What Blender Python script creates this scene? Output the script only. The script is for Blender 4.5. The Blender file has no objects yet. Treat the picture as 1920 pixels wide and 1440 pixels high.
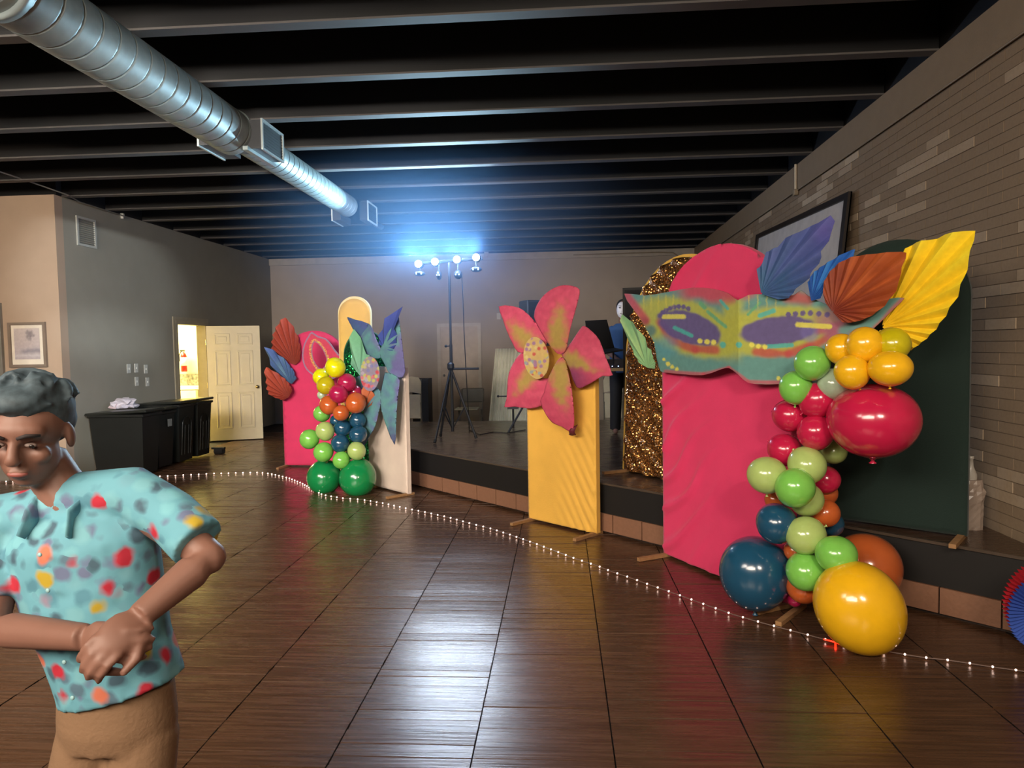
import bpy, bmesh, math, random
from mathutils import Vector, Matrix, noise
from mathutils.geometry import delaunay_2d_cdt
random.seed(7)
S = bpy.context.scene
C = S.collection
PI = math.pi
# ------------------------------------------------------------------ camera
F = 1331.0; EYE = 1.57
fw = Vector((90, 70, F)).normalized()                    # room depth axis seen by the lens (right, up, forward)
up = Vector((-.0135, 1, 0)); up = (up - fw*up.dot(fw)).normalized()
rt = up.cross(fw).normalized()
def ray(px, py):
    v = Vector((px-960, 720-py, F))
    return Vector((v.dot(rt), v.dot(fw), v.dot(up)))
cd = bpy.data.cameras.new('camera'); cam = bpy.data.objects.new('camera', cd); C.objects.link(cam)
cd.sensor_width = 36; cd.lens = F/1920*36; cd.clip_start = .05; cd.clip_end = 100
ex = Vector((rt.x, fw.x, up.x)); ey = Vector((rt.y, fw.y, up.y)); ez = -Vector((rt.z, fw.z, up.z))
m3 = Matrix((ex, ey, ez)).transposed()
cam.matrix_world = Matrix.Translation((0, 0, EYE)) @ m3.to_4x4()
S.camera = cam
S.view_settings.view_transform = 'Standard'; S.view_settings.look = 'None'
S.view_settings.gamma = 1; S.view_settings.use_curve_mapping = False
S.view_settings.exposure = 0.0
w = bpy.data.worlds.new('world'); S.world = w; w.use_nodes = True
w.node_tree.nodes['Background'].inputs[0].default_value = (.5, .5, .6, 1)
w.node_tree.nodes['Background'].inputs[1].default_value = .05
def light(name, kind, loc, power, col, size=.1, size_y=None, target=None, spot=None, blend=.5):
    d = bpy.data.lights.new(name, kind); d.energy = power; d.color = col
    if kind == 'AREA':
        d.shape = 'RECTANGLE'; d.size = size; d.size_y = size_y or size; d.spread = 2.1
    else: d.shadow_soft_size = size
    if spot: d.spot_size = spot; d.spot_blend = blend
    o = bpy.data.objects.new(name, d); C.objects.link(o); o.location = loc
    if target: o.rotation_euler = (Vector(target)-Vector(loc)).to_track_quat('-Z', 'Y').to_euler()
    return o
WARM = (1, .80, .60)
light('hall_fill', 'AREA', (-2.4, -1.6, 3.4), 215, (1, .86, .70), 3.6, 1.6, (-1.0, 4.5, .4))  # soft fills standing in for the unseen lamps behind the lens
light('hall_fill', 'AREA', (-4.2, .4, 3.4), 260, (1, .90, .78), 3.0, 1.2, (-4.2, 9.5, .4))  # extra fill added to lift the left and back of the hall
light('hall_fill', 'AREA', (1.2, -1.9, 3.4), 60, WARM, .9, .9, (1.9, 5.0, 1.6))
for i, (x, z) in enumerate([(-3.2, 2.75), (-2.3, 2.7), (-1.4, 2.68), (-.5, 2.7)]):
    light('festoon_lamp', 'POINT', (x, -1.2, z), 6, (1, .74, .5), .035)
light('ceiling_spot', 'SPOT', (.9, -.8, 3.0), 160, (1, .93, .85), .06, target=(.9, 5.2, 1.0), spot=1.5, blend=.9)
for i, x in enumerate([-1.74, -1.52, -1.24, -1.0]):     # light given off by the four beacons of the bar
    light('beacon_glow', 'POINT', (x, 8.60, 2.70+.012*i), 26, (.50, .66, 1), .035)
    light('beacon_front', 'SPOT', (x, 8.57, 2.69+.012*i), 55, (.72, .84, 1), .035, target=(x*.2-.1, 2.6, 0), spot=.75, blend=.9)
    light('beacon_beam', 'SPOT', (x, 8.58, 2.72+.012*i), 150, (.44, .76, 1), .03, target=(x-2.0, 3.6, 4.5), spot=1.62, blend=.25)
light('kitchen_lamp', 'AREA', (-7.3, 12.2, 2.85), 85, (1, .90, .45), 1.0, .6)
light('kitchen_lamp', 'POINT', (-7.75, 12.85, 2.45), 300, (1, .88, .44), .12)
light('far_fill', 'SPOT', (-1.9, -2.6, 2.7), 1500, (1, .90, .82), .2, target=(-2.4, 15, 1.3), spot=.56, blend=.7)  # unseen fill aimed far, added to brighten the back wall
light('left_wall_fill', 'SPOT', (1.5, -1.5, 3.0), 3200, (.80, .92, 1), .05, target=(-6.2, 9.35, 2.5), spot=.19, blend=.7)  # pair of unseen spots added to throw the pale patch on the left wall
light('left_wall_fill', 'SPOT', (1.6, -1.6, 2.2), 3200, (.80, .92, 1), .05, target=(-6.2, 9.35, 1.1), spot=.19, blend=.7)
light('alcove_fill', 'SPOT', (-5.2, 3.0, 3.1), 300, (1, .8, .62), .2, target=(-7.3, 8.6, 2.2), spot=1.2, blend=.8)  # unseen fill added to brighten the alcove wall

# ------------------------------------------------------------------ helpers
def lin(c):
    return tuple(((v/255)/12.92 if v/255 <= .04045 else ((v/255+.055)/1.055)**2.4) for v in c)
def P(px, py, Y):
    r = ray(px, py); t = Y/r.y
    return Vector((r.x*t, Y, EYE+r.z*t))
def G(px, py, z=0):
    r = ray(px, py); t = (z-EYE)/r.z
    return Vector((r.x*t, r.y*t, z))
class Plane:                                            # a standing sheet through two ground points
    def __init__(s, a, b, off=0):
        s.a = Vector((a[0], a[1], 0)); s.u = (Vector((b[0], b[1], 0))-s.a).normalized()
        s.n = Vector((s.u.y, -s.u.x, 0))                # towards the lens
        if s.n.y > 0: s.n = -s.n
        s.a = s.a + s.n*off
    def uv(s, px, py):
        r = ray(px, py); o = Vector((0, 0, EYE))
        t = (s.a-o).dot(s.n)/r.dot(s.n); p = o+r*t
        return ((p-s.a).dot(s.u), p.z)
    def at(s, u, z, d=0): return s.a+s.u*u+Vector((0, 0, z))+s.n*d
MATS = {}
def mat(name, rgb, rough=.6, metal=0, var=.08, scale=8, bump=0, bscale=60, coat=0, emit=None, estr=0, linear=False, spec=None):
    if name in MATS: return MATS[name]
    m = bpy.data.materials.new(name); m.use_nodes = True; MATS[name] = m
    nt = m.node_tree; b = nt.nodes['Principled BSDF']
    c = rgb if linear else lin(rgb)
    tc = nt.nodes.new('ShaderNodeTexCoord'); nz = nt.nodes.new('ShaderNodeTexNoise')
    nz.inputs['Scale'].default_value = scale; nz.inputs['Detail'].default_value = 4
    nt.links.new(tc.outputs['Object'], nz.inputs['Vector'])
    rp = nt.nodes.new('ShaderNodeValToRGB')
    rp.color_ramp.elements[0].position = .3; rp.color_ramp.elements[1].position = .7
    rp.color_ramp.elements[0].color = (*[v*(1-var) for v in c], 1)
    rp.color_ramp.elements[1].color = (*[min(1, v*(1+var)) for v in c], 1)
    nt.links.new(nz.outputs['Fac'], rp.inputs[0]); nt.links.new(rp.outputs[0], b.inputs['Base Color'])
    b.inputs['Roughness'].default_value = rough; b.inputs['Metallic'].default_value = metal
    if spec is not None: b.inputs['Specular IOR Level'].default_value = spec
    if coat: b.inputs['Coat Weight'].default_value = coat; b.inputs['Coat Roughness'].default_value = .06
    if bump:
        n2 = nt.nodes.new('ShaderNodeTexNoise'); n2.inputs['Scale'].default_value = bscale; n2.inputs['Detail'].default_value = 5
        nt.links.new(tc.outputs['Object'], n2.inputs['Vector'])
        bp = nt.nodes.new('ShaderNodeBump'); bp.inputs['Strength'].default_value = bump; bp.inputs['Distance'].default_value = .01
        nt.links.new(n2.outputs['Fac'], bp.inputs['Height']); nt.links.new(bp.outputs[0], b.inputs['Normal'])
    if emit:
        b.inputs['Emission Color'].default_value = (*lin(emit), 1); b.inputs['Emission Strength'].default_value = estr
    return m
def paintmat(name, rough=.75, sheen=0, bump=.15, emitlike=False):
    if name in MATS: return MATS[name]
    m = bpy.data.materials.new(name); m.use_nodes = True; MATS[name] = m
    nt = m.node_tree; b = nt.nodes['Principled BSDF']
    a = nt.nodes.new('ShaderNodeAttribute'); a.attribute_name = 'paint'
    nz = nt.nodes.new('ShaderNodeTexNoise'); nz.inputs['Scale'].default_value = 30; nz.inputs['Detail'].default_value = 5
    tc = nt.nodes.new('ShaderNodeTexCoord'); nt.links.new(tc.outputs['Object'], nz.inputs['Vector'])
    mr = nt.nodes.new('ShaderNodeMapRange'); mr.inputs[3].default_value = .82; mr.inputs[4].default_value = 1.18
    nt.links.new(nz.outputs['Fac'], mr.inputs[0])
    mx = nt.nodes.new('ShaderNodeVectorMath'); mx.operation = 'SCALE'
    nt.links.new(a.outputs['Color'], mx.inputs[0]); nt.links.new(mr.outputs[0], mx.inputs['Scale'])
    nt.links.new(mx.outputs[0], b.inputs['Base Color'])
    bp = nt.nodes.new('ShaderNodeBump'); bp.inputs['Strength'].default_value = bump; bp.inputs['Distance'].default_value = .004
    nt.links.new(nz.outputs['Fac'], bp.inputs['Height']); nt.links.new(bp.outputs[0], b.inputs['Normal'])
    b.inputs['Roughness'].default_value = rough
    return m
def bricktone(name, cols, rough=.8, bump=.3):
    m = bpy.data.materials.new(name); m.use_nodes = True; MATS[name] = m
    nt = m.node_tree; b = nt.nodes['Principled BSDF']
    g = nt.nodes.new('ShaderNodeNewGeometry'); rp = nt.nodes.new('ShaderNodeValToRGB')
    el = rp.color_ramp.elements
    el[0].color = (*lin(cols[0]), 1); el[1].color = (*lin(cols[-1]), 1)
    for i in range(1, len(cols)-1):
        e = el.new(i/(len(cols)-1)); e.color = (*lin(cols[i]), 1)
    nt.links.new(g.outputs['Random Per Island'], rp.inputs[0])
    nz = nt.nodes.new('ShaderNodeTexNoise'); nz.inputs['Scale'].default_value = 45; nz.inputs['Detail'].default_value = 5
    nt.links.new(g.outputs['Position'], nz.inputs['Vector'])
    mr = nt.nodes.new('ShaderNodeMapRange'); mr.inputs[3].default_value = .85; mr.inputs[4].default_value = 1.15
    nt.links.new(nz.outputs['Fac'], mr.inputs[0])
    mx = nt.nodes.new('ShaderNodeVectorMath'); mx.operation = 'SCALE'
    nt.links.new(rp.outputs[0], mx.inputs[0]); nt.links.new(mr.outputs[0], mx.inputs['Scale'])
    nt.links.new(mx.outputs[0], b.inputs['Base Color'])
    bp = nt.nodes.new('ShaderNodeBump'); bp.inputs['Strength'].default_value = bump; bp.inputs['Distance'].default_value = .004
    nt.links.new(nz.outputs['Fac'], bp.inputs['Height']); nt.links.new(bp.outputs[0], b.inputs['Normal'])
    b.inputs['Roughness'].default_value = rough
    return m
def link(name, me, m=None, parent=None, smooth=False, **props):
    if m is not None and not me.materials: me.materials.append(m)
    if smooth:
        for p in me.polygons: p.use_smooth = True
    o = bpy.data.objects.new(name, me); C.objects.link(o)
    if parent: o.parent = parent
    for k, v in props.items(): o[k] = v
    return o
def mb(): return bmesh.new()
def fin(name, bm, m=None, parent=None, smooth=False, **props):
    me = bpy.data.meshes.new(name); bmesh.ops.recalc_face_normals(bm, faces=bm.faces); bm.to_mesh(me); bm.free()
    o = link(name, me, m, parent, smooth, **props)
    if parent is not None and 'keep' not in props: o.matrix_parent_inverse = Matrix.Translation(parent.location).inverted() if parent.get('world') else Matrix()
    return o
def root(name, label, cat, loc=(0, 0, 0), group=None):
    o = bpy.data.objects.new(name, None); C.objects.link(o); o.empty_display_size = .1
    o.location = loc; o['label'] = label; o['category'] = cat; o['world'] = 1
    if group: o['group'] = group
    return o
def tag(o, label, cat, group=None):
    o['label'] = label; o['category'] = cat
    if group: o['group'] = group
    return o
def box(bm, c, s, R=None, bevel=0):
    r = bmesh.ops.create_cube(bm, size=1)
    M = Matrix.Translation(c) @ (R.to_4x4() if R is not None else Matrix()) @ Matrix.Diagonal((*s, 1))
    bmesh.ops.transform(bm, matrix=M, verts=r['verts'])
    if bevel:
        es = list({e for v in r['verts'] for e in v.link_edges})
        bmesh.ops.bevel(bm, geom=es, offset=bevel, segments=1, affect='EDGES')
def bx(bm, x0, x1, y0, y1, z0, z1): box(bm, ((x0+x1)/2, (y0+y1)/2, (z0+z1)/2), (abs(x1-x0), abs(y1-y0), abs(z1-z0)))
def frame_of(d):
    d = Vector(d).normalized(); a = Vector((0, 0, 1)) if abs(d.z) < .95 else Vector((1, 0, 0))
    x = a.cross(d).normalized(); return x, d.cross(x), d
def tube(bm, pts, r, n=8, cap=True):
    pts = [Vector(p) for p in pts]; rs = r if isinstance(r, (list, tuple)) else [r]*len(pts); rings = []
    x = None
    for i, p in enumerate(pts):
        d = (pts[min(i+1, len(pts)-1)]-pts[max(i-1, 0)])
        if d.length < 1e-9: d = Vector((0, 0, 1))
        d.normalize()
        if x is None: x, y, _ = frame_of(d)
        else:
            x = (x-d*x.dot(d)).normalized(); y = d.cross(x)
        ri = rs[i]; ra, rb = ri if isinstance(ri, tuple) else (ri, ri)
        rings.append([bm.verts.new(p+x*math.cos(2*PI*k/n)*ra+y*math.sin(2*PI*k/n)*rb) for k in range(n)])
    for a, b in zip(rings, rings[1:]):
        for k in range(n): bm.faces.new((a[k], a[(k+1) % n], b[(k+1) % n], b[k]))
    if cap:
        bm.faces.new(rings[0][::-1]); bm.faces.new(rings[-1])
def ball(bm, c, r, seg=16, R=None):
    r = (r, r, r) if not isinstance(r, (tuple, list)) else r
    o = bmesh.ops.create_uvsphere(bm, u_segments=seg, v_segments=max(6, seg*2//3), radius=1)
    bmesh.ops.transform(bm, matrix=Matrix.Translation(c) @ (R.to_4x4() if R is not None else Matrix()) @ Matrix.Diagonal((*r, 1)), verts=o['verts'])
def lathe(bm, prof, c, axis=(0, 0, 1), n=20):
    x, y, d = frame_of(axis); c = Vector(c); rings = []
    for r, h in prof:
        rings.append([bm.verts.new(c+d*h+(x*math.cos(2*PI*k/n)+y*math.sin(2*PI*k/n))*max(r, 1e-4)) for k in range(n)])
    for a, b in zip(rings, rings[1:]):
        for k in range(n): bm.faces.new((a[k], a[(k+1) % n], b[(k+1) % n], b[k]))
    bm.faces.new(rings[0][::-1]); bm.faces.new(rings[-1])
def inpoly(x, y, poly):
    c = False; j = len(poly)-1
    for i in range(len(poly)):
        xi, yi = poly[i]; xj, yj = poly[j]
        if (yi > y) != (yj > y) and x < (xj-xi)*(y-yi)/(yj-yi)+xi: c = not c
        j = i
    return c
def smooth_poly(pts, k=3):
    out = []; n = len(pts)
    for i in range(n):
        p0, p1, p2, p3 = pts[i-1], pts[i], pts[(i+1) % n], pts[(i+2) % n]
        for s in range(k):
            t = s/k
            out.append(tuple(.5*(2*p1[a]+(p2[a]-p0[a])*t+(2*p0[a]-5*p1[a]+4*p2[a]-p3[a])*t*t+(3*p1[a]-p0[a]-3*p2[a]+p3[a])*t**3) for a in (0, 1)))
    return out
def edist(x, y, poly):
    best = 1e9; n = len(poly)
    for i in range(n):
        ax, ay = poly[i]; bx_, by = poly[(i+1) % n]; dx, dy = bx_-ax, by-ay
        t = max(0, min(1, ((x-ax)*dx+(y-ay)*dy)/(dx*dx+dy*dy+1e-12)))
        d = (x-ax-t*dx)**2+(y-ay-t*dy)**2
        if d < best: best = d
    return math.sqrt(best)
def sheet(name, outline, step, pos, color, m, thick=.004, parent=None, hole=None, jitter=.25, smooth=False, **props):
    """flat cut-out: outline in 2D, filled with a fine mesh, each vertex placed by pos(a,b), coloured by color(a,b)"""
    xs = [p[0] for p in outline]; ys = [p[1] for p in outline]
    pts = []; edges = []
    def loop(poly):
        s = len(pts); n = len(poly)
        for i in range(n):
            ax, ay = poly[i]; bx_, by = poly[(i+1) % n]
            k = max(1, int(math.hypot(bx_-ax, by-ay)/step))
            for j in range(k): pts.append((ax+(bx_-ax)*j/k, ay+(by-ay)*j/k))
        e = len(pts)
        edges.extend([(i, i+1 if i+1 < e else s) for i in range(s, e)])
    loop(outline)
    if hole: loop(hole)
    y = min(ys)+step*.5; row = 0
    while y < max(ys):
        x = min(xs)+step*(.5 if row % 2 else 1)
        while x < max(xs):
            if inpoly(x, y, outline) and not (hole and inpoly(x, y, hole)) and edist(x, y, outline) > step*.45 and not (hole and edist(x, y, hole) < step*.45):
                pts.append((x+random.uniform(-1, 1)*step*jitter, y+random.uniform(-1, 1)*step*jitter))
            x += step
        y += step*.87; row += 1
    vs, es, fs = delaunay_2d_cdt([Vector(p) for p in pts], edges, [], 0, 1e-6)[:3]
    keep = []
    for f in fs:
        cx = sum(vs[i].x for i in f)/len(f); cy = sum(vs[i].y for i in f)/len(f)
        if inpoly(cx, cy, outline) and not (hole and inpoly(cx, cy, hole)): keep.append(list(f))
    me = bpy.data.meshes.new(name)
    me.from_pydata([pos(v.x, v.y) for v in vs], [], keep)
    bm = bmesh.new(); bm.from_mesh(me); bmesh.ops.recalc_face_normals(bm, faces=bm.faces)
    loose = [v for v in bm.verts if not v.link_faces]
    co = [color(v.x, v.y) for v in vs]
    lay = bm.verts.layers.float_color.new('paint')
    bm.verts.ensure_lookup_table()
    for i, v in enumerate(bm.verts): v[lay] = (*co[i], 1)
    if loose: bmesh.ops.delete(bm, geom=loose, context='VERTS')
    bm.to_mesh(me); bm.free()
    o = link(name, me, m, parent, smooth, **props)
    md = o.modifiers.new('thickness', 'SOLIDIFY'); md.thickness = thick; md.offset = 0
    if parent is not None and parent.get('world'): o.matrix_parent_inverse = Matrix.Translation(parent.location).inverted()
    return o
def mix(a, b, t):
    t = max(0, min(1, t)); return tuple(a[i]*(1-t)+b[i]*t for i in range(3))
def sst(a, b, x):
    t = max(0, min(1, (x-a)/(b-a))); return t*t*(3-2*t)
def nz(x, y, s=1, o=0): return noise.noise(Vector((x*s, y*s, o)))

# ------------------------------------------------------------------ room shell
XL, XR0, XR1, YB, ZC = -6.2, 2.58, 2.80, 15.0, 3.55
def wr(y): return 2.60+(y-4.12)*(.20/10.88)              # right wall plane
plaster = mat('plaster_taupe', (172, 160, 148), .9, var=.04, scale=3, bump=.25, bscale=180)
plaster_l = mat('plaster_grey', (146, 140, 126), .9, var=.04, scale=3, bump=.25, bscale=180)
plaster_w = mat('plaster_beige', (176, 152, 130), .9, var=.04, scale=3, bump=.2, bscale=180)
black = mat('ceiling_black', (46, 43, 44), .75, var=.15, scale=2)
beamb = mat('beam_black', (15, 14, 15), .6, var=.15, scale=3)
fl = mb(); bx(fl, -9.2, 2.9, -3.2, YB+.1, -.12, -.012)
floor = fin('floor', fl, mat('grout', (30, 20, 15), .9), kind='structure')
wb = mb(); bx(wb, XL-.1, wr(YB)+.3, YB, YB+.15, 0, ZC)
fin('wall_back', wb, plaster, kind='structure')
tr = mb(); bx(tr, XL, wr(YB), YB-.05, YB, ZC-.14, ZC)
fin('trim_1', tr, mat('band_plaster', (176, 166, 152), .8), kind='structure')
# left wall with the doorway 11.15..12.07
wl = mb()
bx(wl, XL-.14, XL, 8.6, 11.1, 0, ZC); bx(wl, XL-.14, XL, 12.12, YB, 0, ZC); bx(wl, XL-.14, XL, 11.1, 12.12, 2.1, ZC)
fin('wall_left', wl, plaster_l, kind='structure')
wn = mb(); bx(wn, -9.2, XL, 8.46, 8.6, 0, ZC)
fin('wall_alcove', wn, plaster_w, kind='structure')
wn = mb(); bx(wn, -9.3, -9.2, -3.2, 8.6, 0, ZC)
fin('wall_side', wn, plaster_w, kind='structure')
wn = mb(); bx(wn, -9.3, 2.9, -3.3, -3.2, 0, ZC)
fin('wall_front', wn, plaster, kind='structure')
t2 = mb(); bx(t2, P(-60, 700, 8.45).x, P(6, 640, 8.45).x, 8.42, 8.46, 0, P(4, 568, 8.45).z)
fin('trim_2', t2, mat('trim_grey', (128, 124, 116), .5), kind='structure')
ce = mb(); bx(ce, -9.3, 3.0, -3.3, YB+.1, ZC+.40, ZC+.48)
ceil = fin('ceiling', ce, black, kind='structure')
y = 4.30-.86*8
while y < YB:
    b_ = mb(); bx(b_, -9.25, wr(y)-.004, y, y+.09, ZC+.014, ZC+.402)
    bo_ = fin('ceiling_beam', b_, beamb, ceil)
    b_ = mb(); bx(b_, -9.25, wr(y)-.004, y-.006, y+.096, ZC+.001, ZC+.014); fin('lit_underside_strip', b_, mat('lit_underside_grey', (88, 84, 82), .7, var=.12, scale=4), bo_)  # added strip; its paler grey paints in light on the beam underside
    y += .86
for pts_ in ([(wr(-3)-.0, -3.2), (wr(YB), YB), (wr(YB)+.1, YB), (wr(-3)+.1, -3.2)], [(XL-.02, 8.6), (XL+.0, 8.6), (XL+.0, YB), (XL-.02, YB)], [(XL, YB-.0), (wr(YB), YB-.0), (wr(YB), YB+.02), (XL, YB+.02)], [(-9.25, 8.5), (XL, 8.5), (XL, 8.6), (-9.25, 8.6)]):
    b_ = mb(); q0 = [b_.verts.new((x, y_, ZC+.001)) for x, y_ in pts_]; q1 = [b_.verts.new((x, y_, ZC+.401)) for x, y_ in pts_]
    b_.faces.new(q0[::-1]); b_.faces.new(q1)
    for i in range(4): b_.faces.new((q0[i], q0[(i+1) % 4], q1[(i+1) % 4], q1[i]))
    fin('ledger_board', b_, beamb, ceil)
# right wall: core, plain band, laid Norman bricks
core = mb()
def wallbox(bm, y0, y1, z0, z1, d0, d1):                # d = distance out from the wall plane into the room
    v = []
    for (yy, dd) in ((y0, d0), (y1, d0), (y1, d1), (y0, d1)):
        v.append((wr(yy)-dd, yy))
    a = [bm.verts.new((p[0], p[1], z0)) for p in v]; b = [bm.verts.new((p[0], p[1], z1)) for p in v]
    bm.faces.new(a[::-1]); bm.faces.new(b)
    for i in range(4): bm.faces.new((a[i], a[(i+1) % 4], b[(i+1) % 4], b[i]))
wallbox(core, -3.3, YB+.1, 0, ZC, -.2, 0)
wallr = fin('wall_right', core, mat('mortar', (118, 101, 82), .95, bump=.3), kind='structure')
bd = mb(); wallbox(bd, -3.3, YB, 3.27, ZC, .0, .016)
fin('trim_3', bd, mat('band_right', (143, 125, 103), .85, var=.04, bump=.15, bscale=150), kind='structure')
brick_d = bricktone('brick_painted', [(138, 118, 96), (143, 123, 100), (134, 114, 92), (146, 128, 106)], .85)
brick_l = bricktone('brick_light', [(182, 162, 138), (164, 144, 120), (190, 172, 148)], .85)
allb = []
CH, CL = .0677, .305
rows = int(3.27/CH)
for r_ in range(rows):
    yy = 1.2-(r_ % 2)*CL/2
    while yy < YB:
        y1 = min(yy+CL-.006, YB)
        z0 = r_*CH+.003; z1 = z0+CH-.005
        n_ = nz(yy*.55, r_*.16, 1, 3)+random.uniform(-.42, .42)
        lt = n_ > .24 and r_ > 3
        pr = random.uniform(.0025, .0045)+(.003 if lt else 0)
        c = Vector((wr(yy), (yy+y1)/2, (z0+z1)/2-EYE))
        sx = 960+F*c.dot(Vector((rt.x, fw.x, up.x)))/max(.1, c.dot(Vector((rt.z, fw.z, up.z))))
        allb.append((c.y if 1100 < sx < 1960 else 99, yy, y1, z0, z1, pr, lt))
        yy += CL
allb.sort(key=lambda t: t[0])
for b_ in allb[:300]:
    q = mb(); wallbox(q, b_[1], b_[2], b_[3], b_[4], 0, b_[5])
    fin('brick', q, brick_l if b_[6] else brick_d, wallr)
qd, ql = mb(), mb()
for b_ in allb[300:]: wallbox(ql if b_[6] else qd, b_[1], b_[2], b_[3], b_[4], 0, b_[5])
fin('bricks', qd, brick_d, wallr, kind='stuff'); fin('bricks', ql, brick_l, wallr, kind='stuff')
# floor tiles, each with its long wood-like ribs
TS = .545
def tilemat(name, base):
    m = bpy.data.materials.new(name); m.use_nodes = True
    nt = m.node_tree; b = nt.nodes['Principled BSDF']
    g = nt.nodes.new('ShaderNodeNewGeometry'); mp = nt.nodes.new('ShaderNodeMapping')
    mp.inputs['Scale'].default_value = (1.2, 26, 1)
    nt.links.new(g.outputs['Position'], mp.inputs['Vector'])
    n = nt.nodes.new('ShaderNodeTexNoise'); n.inputs['Scale'].default_value = 2.2; n.inputs['Detail'].default_value = 6
    nt.links.new(mp.outputs[0], n.inputs['Vector'])
    rp = nt.nodes.new('ShaderNodeValToRGB'); c = lin(base)
    rp.color_ramp.elements[0].position = .3; rp.color_ramp.elements[1].position = .75
    rp.color_ramp.elements[0].color = (*[v*.65 for v in c], 1); rp.color_ramp.elements[1].color = (*[v*1.35 for v in c], 1)
    nt.links.new(n.outputs['Fac'], rp.inputs[0]); nt.links.new(rp.outputs[0], b.inputs['Base Color'])
    mr = nt.nodes.new('ShaderNodeMapRange'); mr.inputs[3].default_value = .20; mr.inputs[4].default_value = .34
    nt.links.new(n.outputs['Fac'], mr.inputs[0]); nt.links.new(mr.outputs[0], b.inputs['Roughness'])
    bp = nt.nodes.new('ShaderNodeBump'); bp.inputs['Strength'].default_value = .5; bp.inputs['Distance'].default_value = .0025
    nt.links.new(n.outputs['Fac'], bp.inputs['Height']); nt.links.new(bp.outputs[0], b.inputs['Normal'])
    return m
tilem = tilemat('wood_look_tile', (80, 55, 38))
def tilemesh(bm, x0, y0, sx, sy, rnd):
    cuts = [0]
    while cuts[-1] < 1: cuts.append(min(1, cuts[-1]+rnd.uniform(.09, .24)))
    if len(cuts) > 3 and cuts[-1]-cuts[-2] < .06: cuts.pop(-2)
    prev = None
    for a, b in zip(cuts, cuts[1:]):
        h0 = rnd.uniform(-.0022, .0002); h1 = h0+rnd.uniform(-.0022, .0022)
        v = [bm.verts.new((x0, y0+a*sy, h0)), bm.verts.new((x0+sx, y0+a*sy, h0)), bm.verts.new((x0+sx, y0+b*sy, h1)), bm.verts.new((x0, y0+b*sy, h1))]
        bm.faces.new(v)
        if prev: bm.faces.new((prev[0], prev[1], v[1], v[0]))
        else: f0 = (v[0], v[1])
        prev = (v[3], v[2])
    d0 = [bm.verts.new((f0[0].co.x, f0[0].co.y, -.012)), bm.verts.new((f0[1].co.x, f0[1].co.y, -.012))]
    bm.faces.new((d0[0], d0[1], f0[1], f0[0]))
protos = []
for k in range(12):
    q = mb(); tilemesh(q, 0, 0, TS-.006, TS-.006, random.Random(k)); me = bpy.data.meshes.new('floor_tile')
    q.to_mesh(me); q.free(); me.materials.append(tilem); protos.append(me)
tl = []
for i in range(-13, 5):
    x0 = .19+TS*(i-1)
    for j in range(-3, 23):
        y0 = 3.09-TS*2+TS*(j-2)+(TS/2 if i % 2 else 0)
        if x0+TS*.5 > wr(y0) or y0+TS > YB or x0 < -6.2 and y0 > 8.3: continue
        if x0+y0 > 6.75 and y0 < 10.7 and x0 > -2.75: continue
        c = Vector((x0+.27, y0+.27, -EYE)); dz = c.dot(Vector((rt.z, fw.z, up.z)))
        sx = 960+F*c.dot(Vector((rt.x, fw.x, up.x)))/max(.1, dz); sy = 720-F*c.dot(Vector((rt.y, fw.y, up.y)))/max(.1, dz)
        vis = -120 < sx < 2040 and sy < 1650 and dz > .1
        tl.append((c.y if vis else 50+c.y, x0, y0))
tl.sort()
for i, (d, x0, y0) in enumerate(tl):
    if i < 300:
        o = bpy.data.objects.new('floor_tile', random.choice(protos)); C.objects.link(o); o.parent = floor; o.location = (x0, y0, random.uniform(-.0006, .0004))
q = mb()
for k, (d, x0, y0) in enumerate(tl[300:]): tilemesh(q, x0, y0, TS-.006, TS-.006, random.Random(k))
fin('floor_tiles', q, tilem, floor, kind='stuff')
# stage ---------------------------------------------------------------
SH, ST = .43, .172
sp = [(wr(3.6)-.03, 3.69), (-1.82, 8.12), (-2.75, 9.55), (-2.75, 11.0), (wr(11)-.03, 11.0)]
def prism(bm, poly, z0, z1):
    a = [bm.verts.new((x, y, z0)) for x, y in poly]; b = [bm.verts.new((x, y, z1)) for x, y in poly]
    bm.faces.new(a[::-1]); bm.faces.new(b); n = len(poly)
    for i in range(n): bm.faces.new((a[i], a[(i+1) % n], b[(i+1) % n], b[i]))
stage = root('stage', 'low dark corner stage platform with tiled base course along its diagonal front', 'stage', (.5, 8.5, 0))
q = mb(); prism(q, sp, ST, SH-.012)
fin('riser', q, mat('riser_black', (17, 14, 12), .6, var=.1), stage)
q = mb(); prism(q, [(x, y) for x, y in sp], SH-.012, SH)
fin('deck', q, tilemat('deck_tile', (70, 52, 40)), stage)
q = mb(); prism(q, [(sp[0][0], sp[0][1]+.02), (-1.8, 8.15), (-2.72, 9.57), (-2.72, 10.98), (sp[4][0], 10.98)], 0, ST)
fin('plinth', q, mat('plinth_dark', (40, 28, 22), .8), stage)
fdir = (Vector(sp[1])-Vector(sp[0])); flen = fdir.length; fdir.normalize(); fn = Vector((-.707, -.707))
tcol = bricktone('skirting_tile', [(142, 92, 62), (150, 98, 68), (128, 84, 60), (134, 98, 76)], .55, .5)
k = 0; u = 0
while u < flen-.05:
    l = min(.30, flen-u-.003)
    q = mb(); c = Vector(sp[0])+fdir*(u+l/2)
    R = Matrix.Rotation(math.atan2(fdir.y, fdir.x), 3, 'Z')
    box(q, (c.x+fn.x*.004, c.y+fn.y*.004, .022+(ST-.024)/2), (l-.005, .018, ST-.024), R)
    fin('skirting_tile', q, tcol, stage); u += .304
q = mb(); box(q, (*((Vector(sp[0])+Vector(sp[1]))/2+fn*.006), SH-.008), (flen, .02, .016), R)
fin('nosing', q, mat('nosing', (74, 62, 52), .35), stage)

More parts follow.
